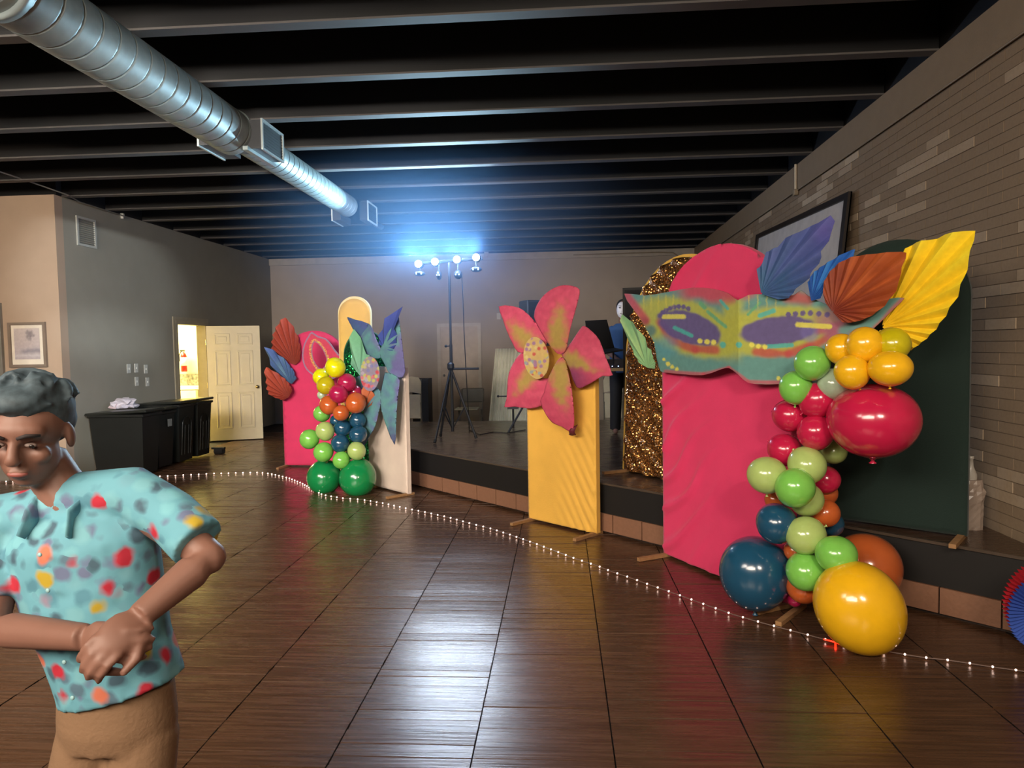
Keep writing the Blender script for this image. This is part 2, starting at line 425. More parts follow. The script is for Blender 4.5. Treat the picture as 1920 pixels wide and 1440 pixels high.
# ------------------------------------------------------------------ doors
doorw = mat('door_paint', (214, 204, 176), .5, var=.03)
d1 = bpy.data.objects.new('door_1', None); C.objects.link(d1); d1['kind'] = 'structure'
q = mb()
for y0, y1 in ((11.10, 11.16), (12.06, 12.12)): bx(q, XL-.15, XL+.02, y0, y1, 0, 2.1)
bx(q, XL-.15, XL+.02, 11.16, 12.06, 2.04, 2.1)
for y0, y1 in ((11.03, 11.099), (12.121, 12.17)): bx(q, XL, XL+.018, y0, y1, 0, 2.10)
bx(q, XL, XL+.018, 11.03, 12.17, 2.101, 2.16)
fin('door_frame', q, mat('frame_paint', (150, 140, 120), .5), d1)
hA = Vector((XL+.03, 12.06)); hB = Vector((-5.35, 12.38)); dd = (hB-hA); dw = dd.length; dd.normalize()
DR = Matrix.Rotation(math.atan2(dd.y, dd.x), 3, 'Z'); dn = Vector((dd.y, -dd.x))
def dpt(u, z, d=0): return Vector((hA.x+dd.x*u+dn.x*d, hA.y+dd.y*u+dn.y*d, z))
q = mb(); box(q, dpt(dw/2, 1.025), (dw, .036, 2.02), DR)
leaf = fin('door_leaf', q, doorw, d1)
for z0, z1 in ((1.70, 1.90), (.98, 1.60), (.22, .86)):
    for u0, u1 in ((.13, .40), (.52, .79)):
        u0 *= dw/.92; u1 *= dw/.92
        q = mb()
        for (a, b, c_, d_) in ((u0, u1, z0, z0+.025), (u0, u1, z1-.025, z1), (u0, u0+.025, z0+.025, z1-.025), (u1-.025, u1, z0+.025, z1-.025)):
            box(q, dpt((a+b)/2, (c_+d_)/2, .02), (b-a, .014, d_-c_), DR, .004)
        box(q, dpt((u0+u1)/2, (z0+z1)/2, .018), (u1-u0-.11, .012, z1-z0-.11), DR, .004)
        fin('door_panel', q, doorw, leaf)
q = mb(); lathe(q, [(.028, 0), (.028, .006), (.011, .01), (.011, .035), (.026, .045), (.03, .058), (.024, .07), (.004, .074)], dpt(dw-.07, .95, .018), (dn.x, dn.y, 0), 14)
fin('knob', q, mat('brass', (200, 176, 120), .25, 1), leaf, True)
for z in (.3, 1.0, 1.75):
    q = mb(); tube(q, [dpt(-.01, z-.05, .02), dpt(-.01, z+.05, .02)], .009); fin('hinge', q, mat('brass', (200, 176, 120), .25, 1), d1)
# kitchen behind the doorway
kit = mat('kitchen_plaster', (226, 218, 176), .85)
q = mb(); bx(q, -8.9, XL-.14, 13.5, 13.6, 0, 3.0); fin('wall_kitchen_back', q, kit, kind='structure')
q = mb(); bx(q, -8.9, -8.8, 10.2, 13.5, 0, 3.0); fin('wall_kitchen_side', q, kit, kind='structure')
q = mb(); bx(q, -8.9, XL-.14, 10.2, 10.3, 0, 3.0); fin('wall_kitchen_front', q, kit, kind='structure')
q = mb(); bx(q, -8.9, XL-.14, 10.2, 13.5, 3.0, 3.06); fin('ceiling_kitchen', q, kit, kind='structure')
q = mb(); bx(q, -8.9, XL-.14, 10.2, 13.5, -.02, .0); fin('floor_kitchen', q, mat('kitchen_tile', (196, 176, 130), .5), kind='structure')
cab = root('kitchen_counter', 'white kitchen counter with grey stone splashback seen through the open door', 'counter', (-7.4, 13.2, 0))
q = mb(); bx(q, -8.6, -6.7, 12.98, 13.48, .88, .93); fin('countertop', q, mat('white_top', (235, 232, 215), .3), cab)
q = mb(); bx(q, -8.6, -6.72, 13.05, 13.48, .1, .88); fin('body', q, mat('cab_white', (225, 216, 180), .5), cab)
m_ = mat('granite', (120, 118, 110), .3, var=.6, scale=22)
q = mb(); bx(q, -8.6, -6.7, 13.46, 13.495, .93, 1.16); fin('splashback', q, m_, cab)
q = mb(); bx(q, -7.55, -6.85, 12.90, 12.98, .70, .86); fin('sink_front', q, mat('sink_white', (250, 250, 240), .2), cab)
q = mb(); bx(q, -7.2, -6.9, 12.86, 12.90, .35, .60); fin('towel', q, mat('towel', (210, 200, 160), .9), cab)
ex_ = root('fire_extinguisher', 'red fire extinguisher with white label on the kitchen wall', 'fire extinguisher', P(345, 690, 13.38))
c = P(345.5, 697, 13.36)
q = mb(); lathe(q, [(.05, 0), (.058, .015), (.058, .30), (.04, .35), (.018, .365), (.018, .39)], c, n=16); fin('cylinder', q, mat('ext_red', (200, 20, 20), .3), ex_, True)
q = mb(); lathe(q, [(.0595, .12), (.0595, .28)], c, n=16); fin('paper_label', q, mat('label_white', (235, 235, 230), .6), ex_, True, label='white paper label wrap')
q = mb(); box(q, c+Vector((-.02, 0, .41)), (.09, .02, .03)); tube(q, [c+Vector((-.04, 0, .40)), c+Vector((-.09, 0, .33)), c+Vector((-.085, 0, .2))], .009); fin('valve_hose', q, mat('black_plastic', (25, 25, 26), .4), ex_)
# back wall door
bl = P(823, 790, YB-.02); br_ = P(905, 790, YB-.02); bt = P(865, 606, YB-.02).z
d2 = bpy.data.objects.new('door_2', None); C.objects.link(d2); d2['kind'] = 'structure'
q = mb()
bx(q, bl.x, bl.x+.07, YB-.03, YB, 0, bt); bx(q, br_.x-.07, br_.x, YB-.03, YB, 0, bt); bx(q, bl.x+.07, br_.x-.07, YB-.03, YB, bt-.07, bt)
fin('door_frame', q, mat('frame_light', (192, 184, 172), .6), d2)
q = mb(); bx(q, bl.x+.07, br_.x-.07, YB-.02, YB-.004, .02, bt-.07); lf2 = fin('door_leaf', q, mat('door_white', (186, 172, 158), .6), d2)
q = mb(); ball(q, (bl.x+.14, YB-.05, 1.0), .028, 10); fin('knob', q, mat('steel', (150, 150, 150), .3, 1), lf2, True)

# ------------------------------------------------------------------ fittings on walls and ceiling
whitep = mat('white_plastic', (200, 198, 190), .5)
def plate(px, py, Y, w_, h_, label, grp, wall='L', toggles=1):
    if wall == 'L':
        r = ray(px, py); t = XL/r.x; p = Vector((XL, r.y*t, EYE+r.z*t)); s = (.008, w_, h_); n = Vector((1, 0, 0))
    else: p = P(px, py, YB); s = (w_, .008, h_); n = Vector((0, -1, 0))
    o = root('switch_plate', label, 'switch plate', p, grp)
    q = mb(); box(q, p+n*.004, s, bevel=.002); fin('plate', q, whitep, o)
    for k in range(toggles):
        q = mb(); box(q, p+n*.011+Vector((0, (k-(toggles-1)/2)*.045, 0)), (.012, .012, .026) if wall == 'L' else (.012, .012, .026)); fin('toggle', q, whitep, o)
for a in ((241, 691, 'leftmost white switch plate in the upper row on the grey wall'), (255, 690, 'second white switch plate in the upper row, right of the leftmost'),
          (273, 692, 'dim switch plate nearest the doorway in the upper row'), (256, 715, 'white switch plate in the lower row on the grey wall'),
          (276, 716, 'dim switch plate in the lower row nearest the doorway')):
    plate(a[0], a[1], 0, .085, .13, a[2], 'switch plates by the kitchen door')
plate(935, 593, 0, .08, .13, 'small white switch plate alone on the back wall left of the red flower', 'back wall plates', 'B')
r = ray(161, 436); t = XL/r.x; vp = Vector((XL, r.y*t, EYE+r.z*t))
v_ = root('wall_vent', 'square white return air vent high on the grey left wall', 'vent', vp)
q = mb()
for (a, b, c_, d_) in ((-.19, .19, .16, .19), (-.19, .19, -.19, -.16), (-.19, -.16, -.16, .16), (.16, .19, -.16, .16)): bx(q, XL, XL+.018, vp.y+a, vp.y+b, vp.z+c_, vp.z+d_)
fin('frame', q, mat('vent_white', (176, 176, 168), .5), v_)
for k in range(12):
    q = mb(); box(q, vp+Vector((.008, 0, -.145+k*.0264)), (.016, .32, .005), Matrix.Rotation(.6, 3, 'Y')); fin('slat', q, mat('vent_slat', (132, 130, 122), .5), v_)
# picture on the alcove wall
yA = 8.455
pts = [P(17, 605, yA), P(86, 605, yA), P(91, 688, yA), P(20, 692, yA)]
x0, x1 = (pts[0].x+pts[3].x)/2, (pts[1].x+pts[2].x)/2; z0, z1 = pts[2].z, pts[0].z
pf = root('framed_picture', 'small framed seascape print with palm tree and wide pale mat', 'picture', (x0, yA, z0))
q = mb(); f_ = .035
for (a, b, c_, d_) in ((x0, x1, z1-f_, z1), (x0, x1, z0, z0+f_), (x0, x0+f_, z0+f_, z1-f_), (x1-f_, x1, z0+f_, z1-f_)): bx(q, a, b, yA-.03, yA, c_, d_)
fin('frame', q, mat('frame_taupe', (128, 112, 98), .5), pf)
q = mb(); bx(q, x0+f_, x1-f_, yA-.012, yA-.004, z0+f_, z1-f_); fin('mat_board', q, mat('mat_cream', (225, 214, 196), .8), pf)
ix0, ix1, iz0, iz1 = x0+.075, x1-.085, z0+.10, z1-.075
def seacol(a, b):
    u = (a-ix0)/(ix1-ix0); v = (b-iz0)/(iz1-iz0)
    c = mix(lin((178, 166, 168)), lin((196, 182, 176)), v)
    c = mix(c, lin((140, 134, 142)), .9*math.exp(-((v-.27-.05*nz(u*4, 0))/.07)**2)*sst(.15, .4, u))
    c = mix(c, lin((205, 200, 200)), .6*math.exp(-((v-.12)/.04)**2))
    d = math.hypot((u-.62)*1, (v-.78)*1.1); c = mix(c, lin((120, 112, 116)), .75*sst(.2, .1, d+.1*nz(u*12, v*12)))
    c = mix(c, lin((120, 112, 116)), .7 if abs(u-.68-.05*(v-.6)) < .02 and .6 < v < .78 else 0)
    return c
sheet('print', [(ix0, iz0), (ix1, iz0), (ix1, iz1), (ix0, iz1)], .02, lambda a, b: Vector((a, yA-.0165, b)), seacol, paintmat('print_paper', .7), .002, pf)
# cable along the ceiling at the left
q = mb(); pts = [P(-30, 312, 7.2), P(60, 342, 7.9), P(128, 366, 8.4), P(150, 379, 8.8), P(232, 405, 9.8)]
tube(q, pts, .008, 6); tag(fin('ceiling_cable', q, mat('cable_grey', (120, 116, 108), .6)), 'thin grey cable running along the top of the left wall', 'cable')
q = mb(); box(q, P(229, 403, 9.8), (.05, .05, .05), bevel=.01); tube(q, [P(229, 403, 9.8), P(229, 410, 9.8)], .02); tag(fin('ceiling_sensor', q, whitep), 'tiny white sensor at the end of the ceiling cable on the left wall', 'sensor')
# conduits on the right wall
pale = mat('conduit_pale', (150, 134, 112), .5)
cz = 3.262
co_ = root('wall_conduit', 'thin painted conduit line along the top of the brick wall with a short pale riser', 'conduit', (wr(6), 6, cz))
q = mb(); tube(q, [(wr(y)-.022, y, cz) for y in (2.0, 5, 8, 11, 14.5)], .007, 6); fin('pipe', q, pale, co_)
r = ray(1497, 350); yr = 2.62*r.y/r.x; yr = wr(yr)*r.y/r.x
q = mb(); tube(q, [(wr(yr)-.035, yr, cz-.02), (wr(yr)-.035, yr, ZC)], .013, 8); fin('riser_pipe', q, mat('pipe_cream', (205, 190, 165), .4), co_)
q = mb(); box(q, (wr(yr)-.035, yr, cz-.02), (.05, .07, .07), bevel=.01); fin('junction_box', q, pale, co_)
q = mb(); pts = [P(1075, 478, YB-.07), P(1235, 473, YB-.07), P(1262, 474, YB-.07), P(1290, 492, YB-.07)]
tube(q, pts, .014, 6); tag(fin('back_conduit', q, pale), 'pale conduit along the top of the back wall bending down near the brick corner', 'conduit')
c = P(912, 476, YB-.05); q = mb(); box(q, c, (.09, .06, .14), bevel=.008); tag(fin('wall_box', q, mat('box_cream', (188, 180, 170), .5)), 'small pale box at the top of the back wall above the rightmost beacon', 'electrical box')
# projection screen leaning off the brick wall
scr = root('projection_screen', 'large white screen in a thin dark frame tilted off the brick wall', 'screen', (2.6, 8, 1.9))
ya, yb = 6.55, 9.75
def sc(y, s, d=0):                                       # s 0 top .. 1 bottom
    zt = 2.90+(y-6.55)*.035; return Vector((wr(y)-.045-.13*s-d, y, zt-1.25*s))
def quadbox(bm, p, d):
    a = [bm.verts.new(v) for v in p]; b = [bm.verts.new(v+Vector((-d, 0, 0))) for v in p]
    bm.faces.new(a); bm.faces.new(b[::-1])
    for i in range(4): bm.faces.new((a[i], a[(i+1) % 4], b[(i+1) % 4], b[i]))
q = mb(); quadbox(q, [sc(ya, 0), sc(yb, 0), sc(yb, 1), sc(ya, 1)], .012); fin('screen_surface', q, mat('screen_white', (196, 190, 186), .8), scr)
q = mb(); quadbox(q, [sc(ya, 0), sc(yb, 0), sc(yb, .045), sc(ya, .045)], .035); quadbox(q, [sc(ya, .955), sc(yb, .955), sc(yb, 1), sc(ya, 1)], .035)
quadbox(q, [sc(ya, .045), sc(ya+.09, .045), sc(ya+.09, .955), sc(ya, .955)], .035); quadbox(q, [sc(yb-.09, .045), sc(yb, .045), sc(yb, .955), sc(yb-.09, .955)], .035)
fin('frame', q, mat('frame_dark', (30, 22, 18), .5), scr)

# ------------------------------------------------------------------ spiral duct
DX = -2.60
galv = mat('galvanised', (150, 162, 160), .48, .35, var=.10, scale=14, bump=.06, bscale=40)
duct = root('spiral_duct', 'long round galvanised spiral air duct hanging under the black ceiling', 'duct', (DX, 5, 3.33))
def spiral(name, y0, y1, r, z, pitch, lab=None):
    bm = mb(); n = 48; ny = int((y1-y0)/(pitch/24)); rings = []
    for j in range(ny+1):
        y = y0+(y1-y0)*j/ny; ring = []
        for k in range(n):
            a = 2*PI*k/n; ph = ((y/pitch)-a/(2*PI)) % 1
            rr = r+(-.009 if ph < .05 else 0)
            ring.append(bm.verts.new((DX+math.cos(a)*rr, y, z+math.sin(a)*rr)))
        rings.append(ring)
    for a, b in zip(rings, rings[1:]):
        for k in range(n): bm.faces.new((a[k], a[(k+1) % n], b[(k+1) % n], b[k]))
    bm.faces.new(rings[0][::-1]); bm.faces.new(rings[-1])
    return fin(name, bm, galv, duct, True)
spiral('duct_section', 3.25, 5.62, .176, 3.325, .15)
spiral('duct_section', .8, 3.22, .176, 3.325, .15)
spiral('duct_section', 5.63, 8.72, .131, 3.35, .125)
q = mb(); lathe(q, [(.178, 0), (.18, .02), (.135, .03), (.131, .06)], (DX, 5.6, 3.333), (0, 1, 0), 36); fin('reducer', q, galv, duct, True)
q = mb(); lathe(q, [(.19, 0), (.19, .06), (.18, .06)], (DX, 3.2, 3.325), (0, 1, 0), 36); fin('collar', q, galv, duct, True)
q = mb(); lathe(q, [(.131, 0), (.06, .25), (.04, 1.3)], (DX, 9.1, 3.37), (0, 1, 0), 24); fin('end_section', q, mat('duct_dark', (60, 66, 76), .5, .5), duct, True)
dark = mat('grille_dark', (30, 36, 38), .6)
def register(y0, y1, side, X, z0, z1, nm='register'):
    q = mb(); xa = DX+side*.10; bx(q, xa, X, y0+.01, y1-.01, z0+.01, z1-.01); b_ = fin('register_box', q, mat('box_galv', (70, 72, 74), .6, .2), duct)
    q = mb(); t_ = .018
    for (a, b, c_, d_) in ((y0, y1, z1-t_, z1), (y0, y1, z0, z0+t_), (y0, y0+t_, z0+t_, z1-t_), (y1-t_, y1, z0+t_, z1-t_)): bx(q, X, X+side*.015, a, b, c_, d_)
    fin('grille_frame', q, mat('frame_galv', (200, 212, 210), .4, .3), b_)
    q = mb(); bx(q, X-side*.002, X+side*.003, y0+t_, y1-t_, z0+t_, z1-t_)
    for k in range(9):
        z = z0+t_+(k+.5)*(z1-z0-2*t_)/9; bx(q, X, X+side*.007, y0+t_, y1-t_, z-.002, z+.002)
    fin('grille', q, dark, b_)
register(5.58, 6.02, 1, -2.345, 3.175, 3.42)
register(5.55, 6.0, -1, -2.84, 3.21, 3.42)
register(8.9, 9.35, 1, -2.40, 3.20, 3.45)
register(8.75, 9.2, -1, -2.80, 3.18, 3.42)
q = mb()
for k in range(6):
    a = -.9+k*.22
q = mb(); bx(q, -2.47, -2.43, 5.52, 6.08, 3.16, 3.19); fin('saddle_flange', q, mat('flange', (190, 205, 205), .35, .6), duct)

# ------------------------------------------------------------------ fabric backdrops
fab = {}
def fabric(name, rgb, rough=.75, bump=.25):
    if name in fab: return fab[name]
    m = mat(name, rgb, rough, var=.05, scale=5, bump=bump, bscale=220)
    b = m.node_tree.nodes['Principled BSDF']; b.inputs['Sheen Weight'].default_value = .15
    fab[name] = m; return m
wood = mat('raw_wood', (150, 112, 72), .7, var=.15, scale=30)
def sequin(name, rgb, rgb2, scale=110):
    m = bpy.data.materials.new(name); m.use_nodes = True; nt = m.node_tree; b = nt.nodes['Principled BSDF']
    tc = nt.nodes.new('ShaderNodeTexCoord'); v = nt.nodes.new('ShaderNodeTexVoronoi'); v.inputs['Scale'].default_value = scale
    nt.links.new(tc.outputs['Object'], v.inputs['Vector'])
    rp = nt.nodes.new('ShaderNodeValToRGB'); rp.color_ramp.elements[0].color = (*lin(rgb), 1); rp.color_ramp.elements[1].color = (*lin(rgb2), 1)
    sp_ = nt.nodes.new('ShaderNodeSeparateColor'); nt.links.new(v.outputs['Color'], sp_.inputs[0]); nt.links.new(sp_.outputs[0], rp.inputs[0])
    nt.links.new(rp.outputs[0], b.inputs['Base Color']); b.inputs['Metallic'].default_value = .85; b.inputs['Roughness'].default_value = .22
    g = nt.nodes.new('ShaderNodeNewGeometry')
    s1 = nt.nodes.new('ShaderNodeVectorMath'); s1.operation = 'SUBTRACT'; s1.inputs[1].default_value = (.5, .5, .5); nt.links.new(v.outputs['Color'], s1.inputs[0])
    s2 = nt.nodes.new('ShaderNodeVectorMath'); s2.operation = 'SCALE'; s2.inputs['Scale'].default_value = 1.1; nt.links.new(s1.outputs[0], s2.inputs[0])
    s3 = nt.nodes.new('ShaderNodeVectorMath'); s3.operation = 'ADD'; nt.links.new(g.outputs['Normal'], s3.inputs[0]); nt.links.new(s2.outputs[0], s3.inputs[1])
    s4 = nt.nodes.new('ShaderNodeVectorMath'); s4.operation = 'NORMALIZE'; nt.links.new(s3.outputs[0], s4.inputs[0]); nt.links.new(s4.outputs[0], b.inputs['Normal'])
    return m
def arch_outline(w_, z0, z1, rise, n=22, taper=0):
    pts = [(0, z0), (w_, z0)]
    for i in range(n+1):
        a = PI*i/n; pts.append((w_/2+math.cos(a)*(w_/2-taper), z1-rise+math.sin(a)*rise))
    return pts
def backdrop(name, label, a, b, z0, z1, rise, m, fold=0, step=.05, lean=0, edge=None, feet=True, group='fabric arch backdrops', taper=0, folds=None):
    pl = Plane(a, b); w_ = (Vector(b)-Vector(a)).length
    o = root(name, label, 'backdrop', (*((Vector(a)+Vector(b))/2), z0), group)
    out = arch_outline(w_, z0+.02, z1, rise, taper=taper) if rise else [(0, z0+.02), (w_, z0+.02), (w_, z1), (0, z1)]
    def disp(u, z):
        d = 0
        if fold: d = fold*folds(u, z) if folds else fold*(nz(u*1.5-z*3, u*3+z*.8, 3)*.6)
        return d
    def pos(u, z):
        e = sst(0, .04, min(u, w_-u)); f_ = 1-.0
        return pl.at(u+lean*(z-z0), z, .022+disp(u, z)*e)
    c = (1, 1, 1)
    cov = sheet('fabric_cover', out, step, pos, lambda u, z: c, m, .004, o, jitter=.1, smooth=True)
    # wooden frame behind the cloth
    q = mb(); inner = []; n = len(out)
    cx = w_/2; cz_ = (z0+z1)/2
    gs = 1.045 if edge else 1.0; out2 = [(cx+(u-cx)*gs, z if z < z0+.05 else cz_+(z-cz_)*(1+(gs-1)*.6)) for u, z in out]
    A = [q.verts.new(pl.at(u+lean*(z-z0), z, .018)) for u, z in out2]; B = [q.verts.new(pl.at(u+lean*(z-z0), z, -.022)) for u, z in out2]
    A2 = [q.verts.new(pl.at(cx+(u-cx)*.93+lean*(z-z0), cz_+(z-cz_)*.96, .018)) for u, z in out]; B2 = [q.verts.new(pl.at(cx+(u-cx)*.93+lean*(z-z0), cz_+(z-cz_)*.96, -.022)) for u, z in out]
    for i in range(n):
        j = (i+1) % n
        for f in ((A[i], A[j], B[j], B[i]), (A2[i], A2[j], B2[j], B2[i]), (A[i], A[j], A2[j], A2[i]), (B[i], B[j], B2[j], B2[i])): q.faces.new(f)
    fin('frame_hoop', q, edge or m, o)
    if feet:
        for u in (.03, w_-.03):
            q = mb(); c_ = pl.at(u, z0+.013, .10)
            box(q, c_, (.035, .34, .024), Matrix.Rotation(math.atan2(pl.u.y, pl.u.x), 3, 'Z')); fin('foot', q, wood, o)
    return o, pl, w_
def diagf(u, z):                                          # long gathers fanning up from the lower left edge
    s = (z-u*1.25); k = math.sin(s*24+3*nz(u*2, z*2)+u*9)
    return 1.5*(k*.5+.5)**5*(sst(.75, .0, u))*(.5+.5*nz(s*4, 0, 1, 5))
def diag2(u, z):
    s = z+u*1.5; return (math.sin(s*42+2*nz(u*3, z*2))*.5+.5)**3*sst(.2, .8, u)*sst(1.3, .3, z)
pinkA = fabric('pink_fabric', (222, 50, 100))
big, bigpl, bigw = backdrop('arch_backdrop', 'large hot pink fabric arch standing behind the big painted mask', (.77, 5.30), (1.36, 4.23), 0, 2.22, .60, pinkA, .050, .022, folds=diagf)
gold = sequin('gold_sequin', (84, 44, 18), (235, 168, 96))
gp, gpl, gw = backdrop('arch_backdrop', 'gold sequin arch with yellow rim behind the large pink arch', (.585, 6.46), (1.30, 5.25), SH, SH+1.83, .80, gold, .045, .03, lean=.06, edge=fabric('yellow_rim', (224, 176, 60)),
    folds=lambda u, z: (math.sin((z+u*.9)*34+2*nz(u*2, z*2))*.5+.5)**2)
grn = fabric('dark_green_fabric', (10, 36, 29), .85)
backdrop('arch_backdrop', 'dark green fabric arch against the brick wall behind the yellow fan leaf', (1.72, 4.64), (2.315, 4.18), SH, 2.17, .35, grn, .004, .06)
yel = fabric('yellow_fabric', (230, 176, 70))
yp, ypl, yw = backdrop('panel_backdrop', 'narrow yellow fabric panel standing under the big red flower', (-.288, 6.39), (.30, 5.85), 0, 1.58, 0, yel, .02, .024, folds=diag2)
wht = fabric('white_fabric', (216, 196, 180))
wp, wpl, ww = backdrop('panel_backdrop', 'white fabric panel under the blue flower beside the green balloons', (-2.20, 8.02), (-1.63, 7.46), 0, 1.38, 0, wht, .012, .05, folds=diag2)
pl_, ppl, pw = backdrop('arch_backdrop', 'hot pink fabric arch at the left with red and blue fan leaves', (-3.77, 9.42), (-2.82, 9.30), 0, 1.84, .46, pinkA, .006, .06)
backdrop('arch_backdrop', 'tall slim yellow arch rising behind the blue flower', (-2.67, 8.50), (-2.27, 8.44), 0, 2.19, .2, fabric('cream_yellow', (232, 190, 96)), .004, .07, edge=mat('cream_rim', (240, 225, 170), .6))
backdrop('arch_backdrop', 'green sequin arch peeking out behind the jagged green leaf', (-2.55, 8.30), (-2.02, 8.14), 0, 1.78, .30, sequin('green_sequin', (5, 60, 30), (60, 200, 110), 90), .01, .07, edge=fabric('green_rim', (20, 90, 60)))
bo = backdrop('panel_backdrop', 'tall black panel standing behind the gold sequin arch', (.64, 7.05), (1.5, 6.9), SH, 2.11, 0, fabric('black_fabric', (14, 14, 16), .8), .003, .1, edge=mat('black_wood', (18, 18, 18), .7))

# ------------------------------------------------------------------ painted cardboard pieces
card = paintmat('painted_card', .72); paper = paintmat('pleated_paper', .6, bump=.08)
def px7(x, y): return (1140+x/2.6667, 380+y/2.6667)
def px5(x, y): return (480+x/3.4286, 540+y/3.4286)
def px6(x, y): return (920+x/2.88, 520+y/2.88)
def px8(x, y): return (1140+x/2.4615, 840+y/2.4615)
def ell(x, y, cx, cy, rx, ry, rot=0):
    c, s = math.cos(rot), math.sin(rot); dx, dy = x-cx, y-cy
    return math.sqrt(((dx*c+dy*s)/rx)**2+((-dx*s+dy*c)/ry)**2)
def seg(x, y, ax, ay, bx_, by):
    dx, dy = bx_-ax, by-ay; t = max(0, min(1, ((x-ax)*dx+(y-ay)*dy)/(dx*dx+dy*dy))); return math.hypot(x-ax-t*dx, y-ay-t*dy)
# the big mask
MO = [(82, 455), (180, 465), (300, 447), (420, 425), (520, 430), (600, 452), (648, 488), (700, 462), (780, 458), (850, 470), (930, 462), (965, 437), (1000, 465), (1100, 512), (1200, 522), (1300, 503), (1400, 482), (1482, 476),
      (1430, 530), (1360, 600), (1290, 660), (1200, 715), (1120, 770), (1030, 850), (930, 893), (860, 906), (780, 908), (700, 900), (655, 862), (606, 826), (560, 836), (480, 862), (380, 858), (300, 850), (265, 842),
      (245, 780), (232, 700), (205, 655), (165, 585), (130, 535)]
plL = Plane((.50, 5.73), (1.075, 4.371)); plR = Plane((1.075, 4.371), (1.829, 3.713))
def mask_pos(x, y):
    px, py = px7(x, y)
    u, z = plL.uv(px, py); p = plL.at(u, z); ul = (Vector((1.075, 4.371, 0))-plL.a).dot(plL.u)
    if u < ul: return p
    u, z = plR.uv(px, py); return plR.at(u, z)
Mc = dict(teal=lin((94, 142, 136)), yg=lin((170, 172, 68)), pink=lin((190, 62, 84)), pur=lin((90, 76, 130)), red=lin((178, 66, 66)), mag=lin((150, 90, 120)), bt=lin((70, 170, 160)))
def mask_col(x, y):
    d = edist(x, y, MOs) if 0 else 0
    n = nz(x*.012, y*.012)*26; n2 = nz(x*.03, y*.03, 1, 4)
    c = Mc['teal']
    # yellow green halo round the eyes and bridge
    eL = ell(x, y, 408, 625, 165, 78, .33); eR = ell(x, y, 850, 640, 190, 72, -.10)
    e = min(eL, eR)+n2*.12
    c = mix(c, Mc['yg'], .95*sst(1.95, 1.45, e))
    c = mix(c, Mc['yg'], .95*sst(75, 25, abs(x-625)+n*.6)*sst(430, 520, y)*sst(830, 700, y))
    # top pink
    tp = 520-.00035*(x-600)**2 if x < 640 else 500
    c = mix(c, Mc['pink'], .9*sst(60, 0, y-tp+46+n+abs(x-560)*.12)*sst(300, 420, x)*sst(780, 690, x))
    c = mix(c, Mc['red'], .8*sst(50, 10, seg(x, y, 900, 470, 1000, 480)+n*.4))
    c = mix(c, Mc['pink'], .85*sst(32, 8, seg(x, y, 90, 455, 190, 590)+n*.3))
    # red under the eyes
    for (ax, ay, bx_, by) in ((262, 600, 330, 690), (330, 690, 440, 735), (440, 735, 540, 735), (740, 745, 900, 755), (900, 755, 1010, 725), (1010, 725, 1150, 650), (1050, 640, 1200, 600)):
        c = mix(c, Mc['red'], .85*sst(34, 8, seg(x, y, ax, ay, bx_, by)+n*.35))
    c = mix(c, Mc['mag'], .75*sst(150, 60, math.hypot(x-1150, (y-600)*1.2)+n))
    c = mix(c, Mc['teal'], .9*sst(40, 10, seg(x, y, 1180, 640, 1440, 500)+n*.4))
    c = mix(c, Mc['red'], .7*sst(26, 8, seg(x, y, 1330, 640, 1480, 485)+n*.3))
    # lower teal and pinkish rim
    c = mix(c, lin((86, 150, 160)), .7*sst(90, 20, math.hypot(x-290, y-720)))
    for (ax, ay, bx_, by) in ((290, 845, 480, 860), (480, 860, 606, 826), (606, 826, 700, 898), (700, 898, 900, 900)):
        c = mix(c, Mc['pink'], .7*sst(16, 4, seg(x, y, ax, ay, bx_, by)+n*.15))
    c = mix(c, lin((130, 30, 50)), .5*sst(45, 10, math.hypot(x-180, y-600)))
    c = mix(c, lin((60, 110, 120)), .8*sst(40, 15, math.hypot(x-215, y-640)))
    # eyes
    c = mix(c, Mc['pur'], .96*sst(1.08, .90, eL+n2*.08)); c = mix(c, Mc['pur'], .96*sst(1.08, .90, eR+n2*.08))
    c = mix(c, lin((110, 100, 165)), .6*sst(60, 30, math.hypot(x-1010, y-650)))
    # strokes
    for (ax, ay, bx_, by, k, w_) in ((280, 570, 380, 570, 'yl', 11), (335, 625, 420, 665, 'bt', 9), (950, 610, 1110, 620, 'yl', 12), (800, 720, 920, 712, 'bt', 10), (500, 545, 590, 620, 'g', 8), (465, 505, 485, 525, 'g', 10), (565, 490, 600, 530, 'bt', 7),
                                    (760, 565, 830, 540, 'bt', 11), (700, 560, 760, 500, 'g', 6), (575, 710, 577, 712, 'bt', 15), (655, 710, 657, 712, 'bt', 14)):
        cc = {'yl': lin((214, 206, 84)), 'bt': Mc['bt'], 'g': lin((90, 160, 120))}[k]
        c = mix(c, cc, .9*sst(w_+3, w_-2, seg(x, y, ax, ay, bx_, by)))
    # dots
    for (dx, dy) in ((262, 565), (275, 550), (292, 538), (312, 528), (333, 522), (356, 519), (380, 521), (403, 530)):
        c = mix(c, Mc['pur'], .95*sst(14, 10, math.hypot(x-dx, y-dy)))
    for i, (dx, dy) in enumerate(((903, 560), (938, 557), (975, 553), (1013, 552), (1055, 556), (1097, 560))):
        c = mix(c, Mc['pur'], .95*sst(16, 12, math.hypot(x-dx, y-dy)))
    for (dx, dy, r_) in ((461, 692, 13), (497, 696, 13), (530, 698, 13), (720, 712, 13), (753, 717, 12), (786, 722, 12), (281, 784, 8), (302, 806, 11), (323, 821, 9), (346, 832, 9), (853, 878, 10), (885, 875, 8)):
        c = mix(c, lin((220, 212, 90)), .95*sst(r_+2, r_-2, math.hypot(x-dx, y-dy)))
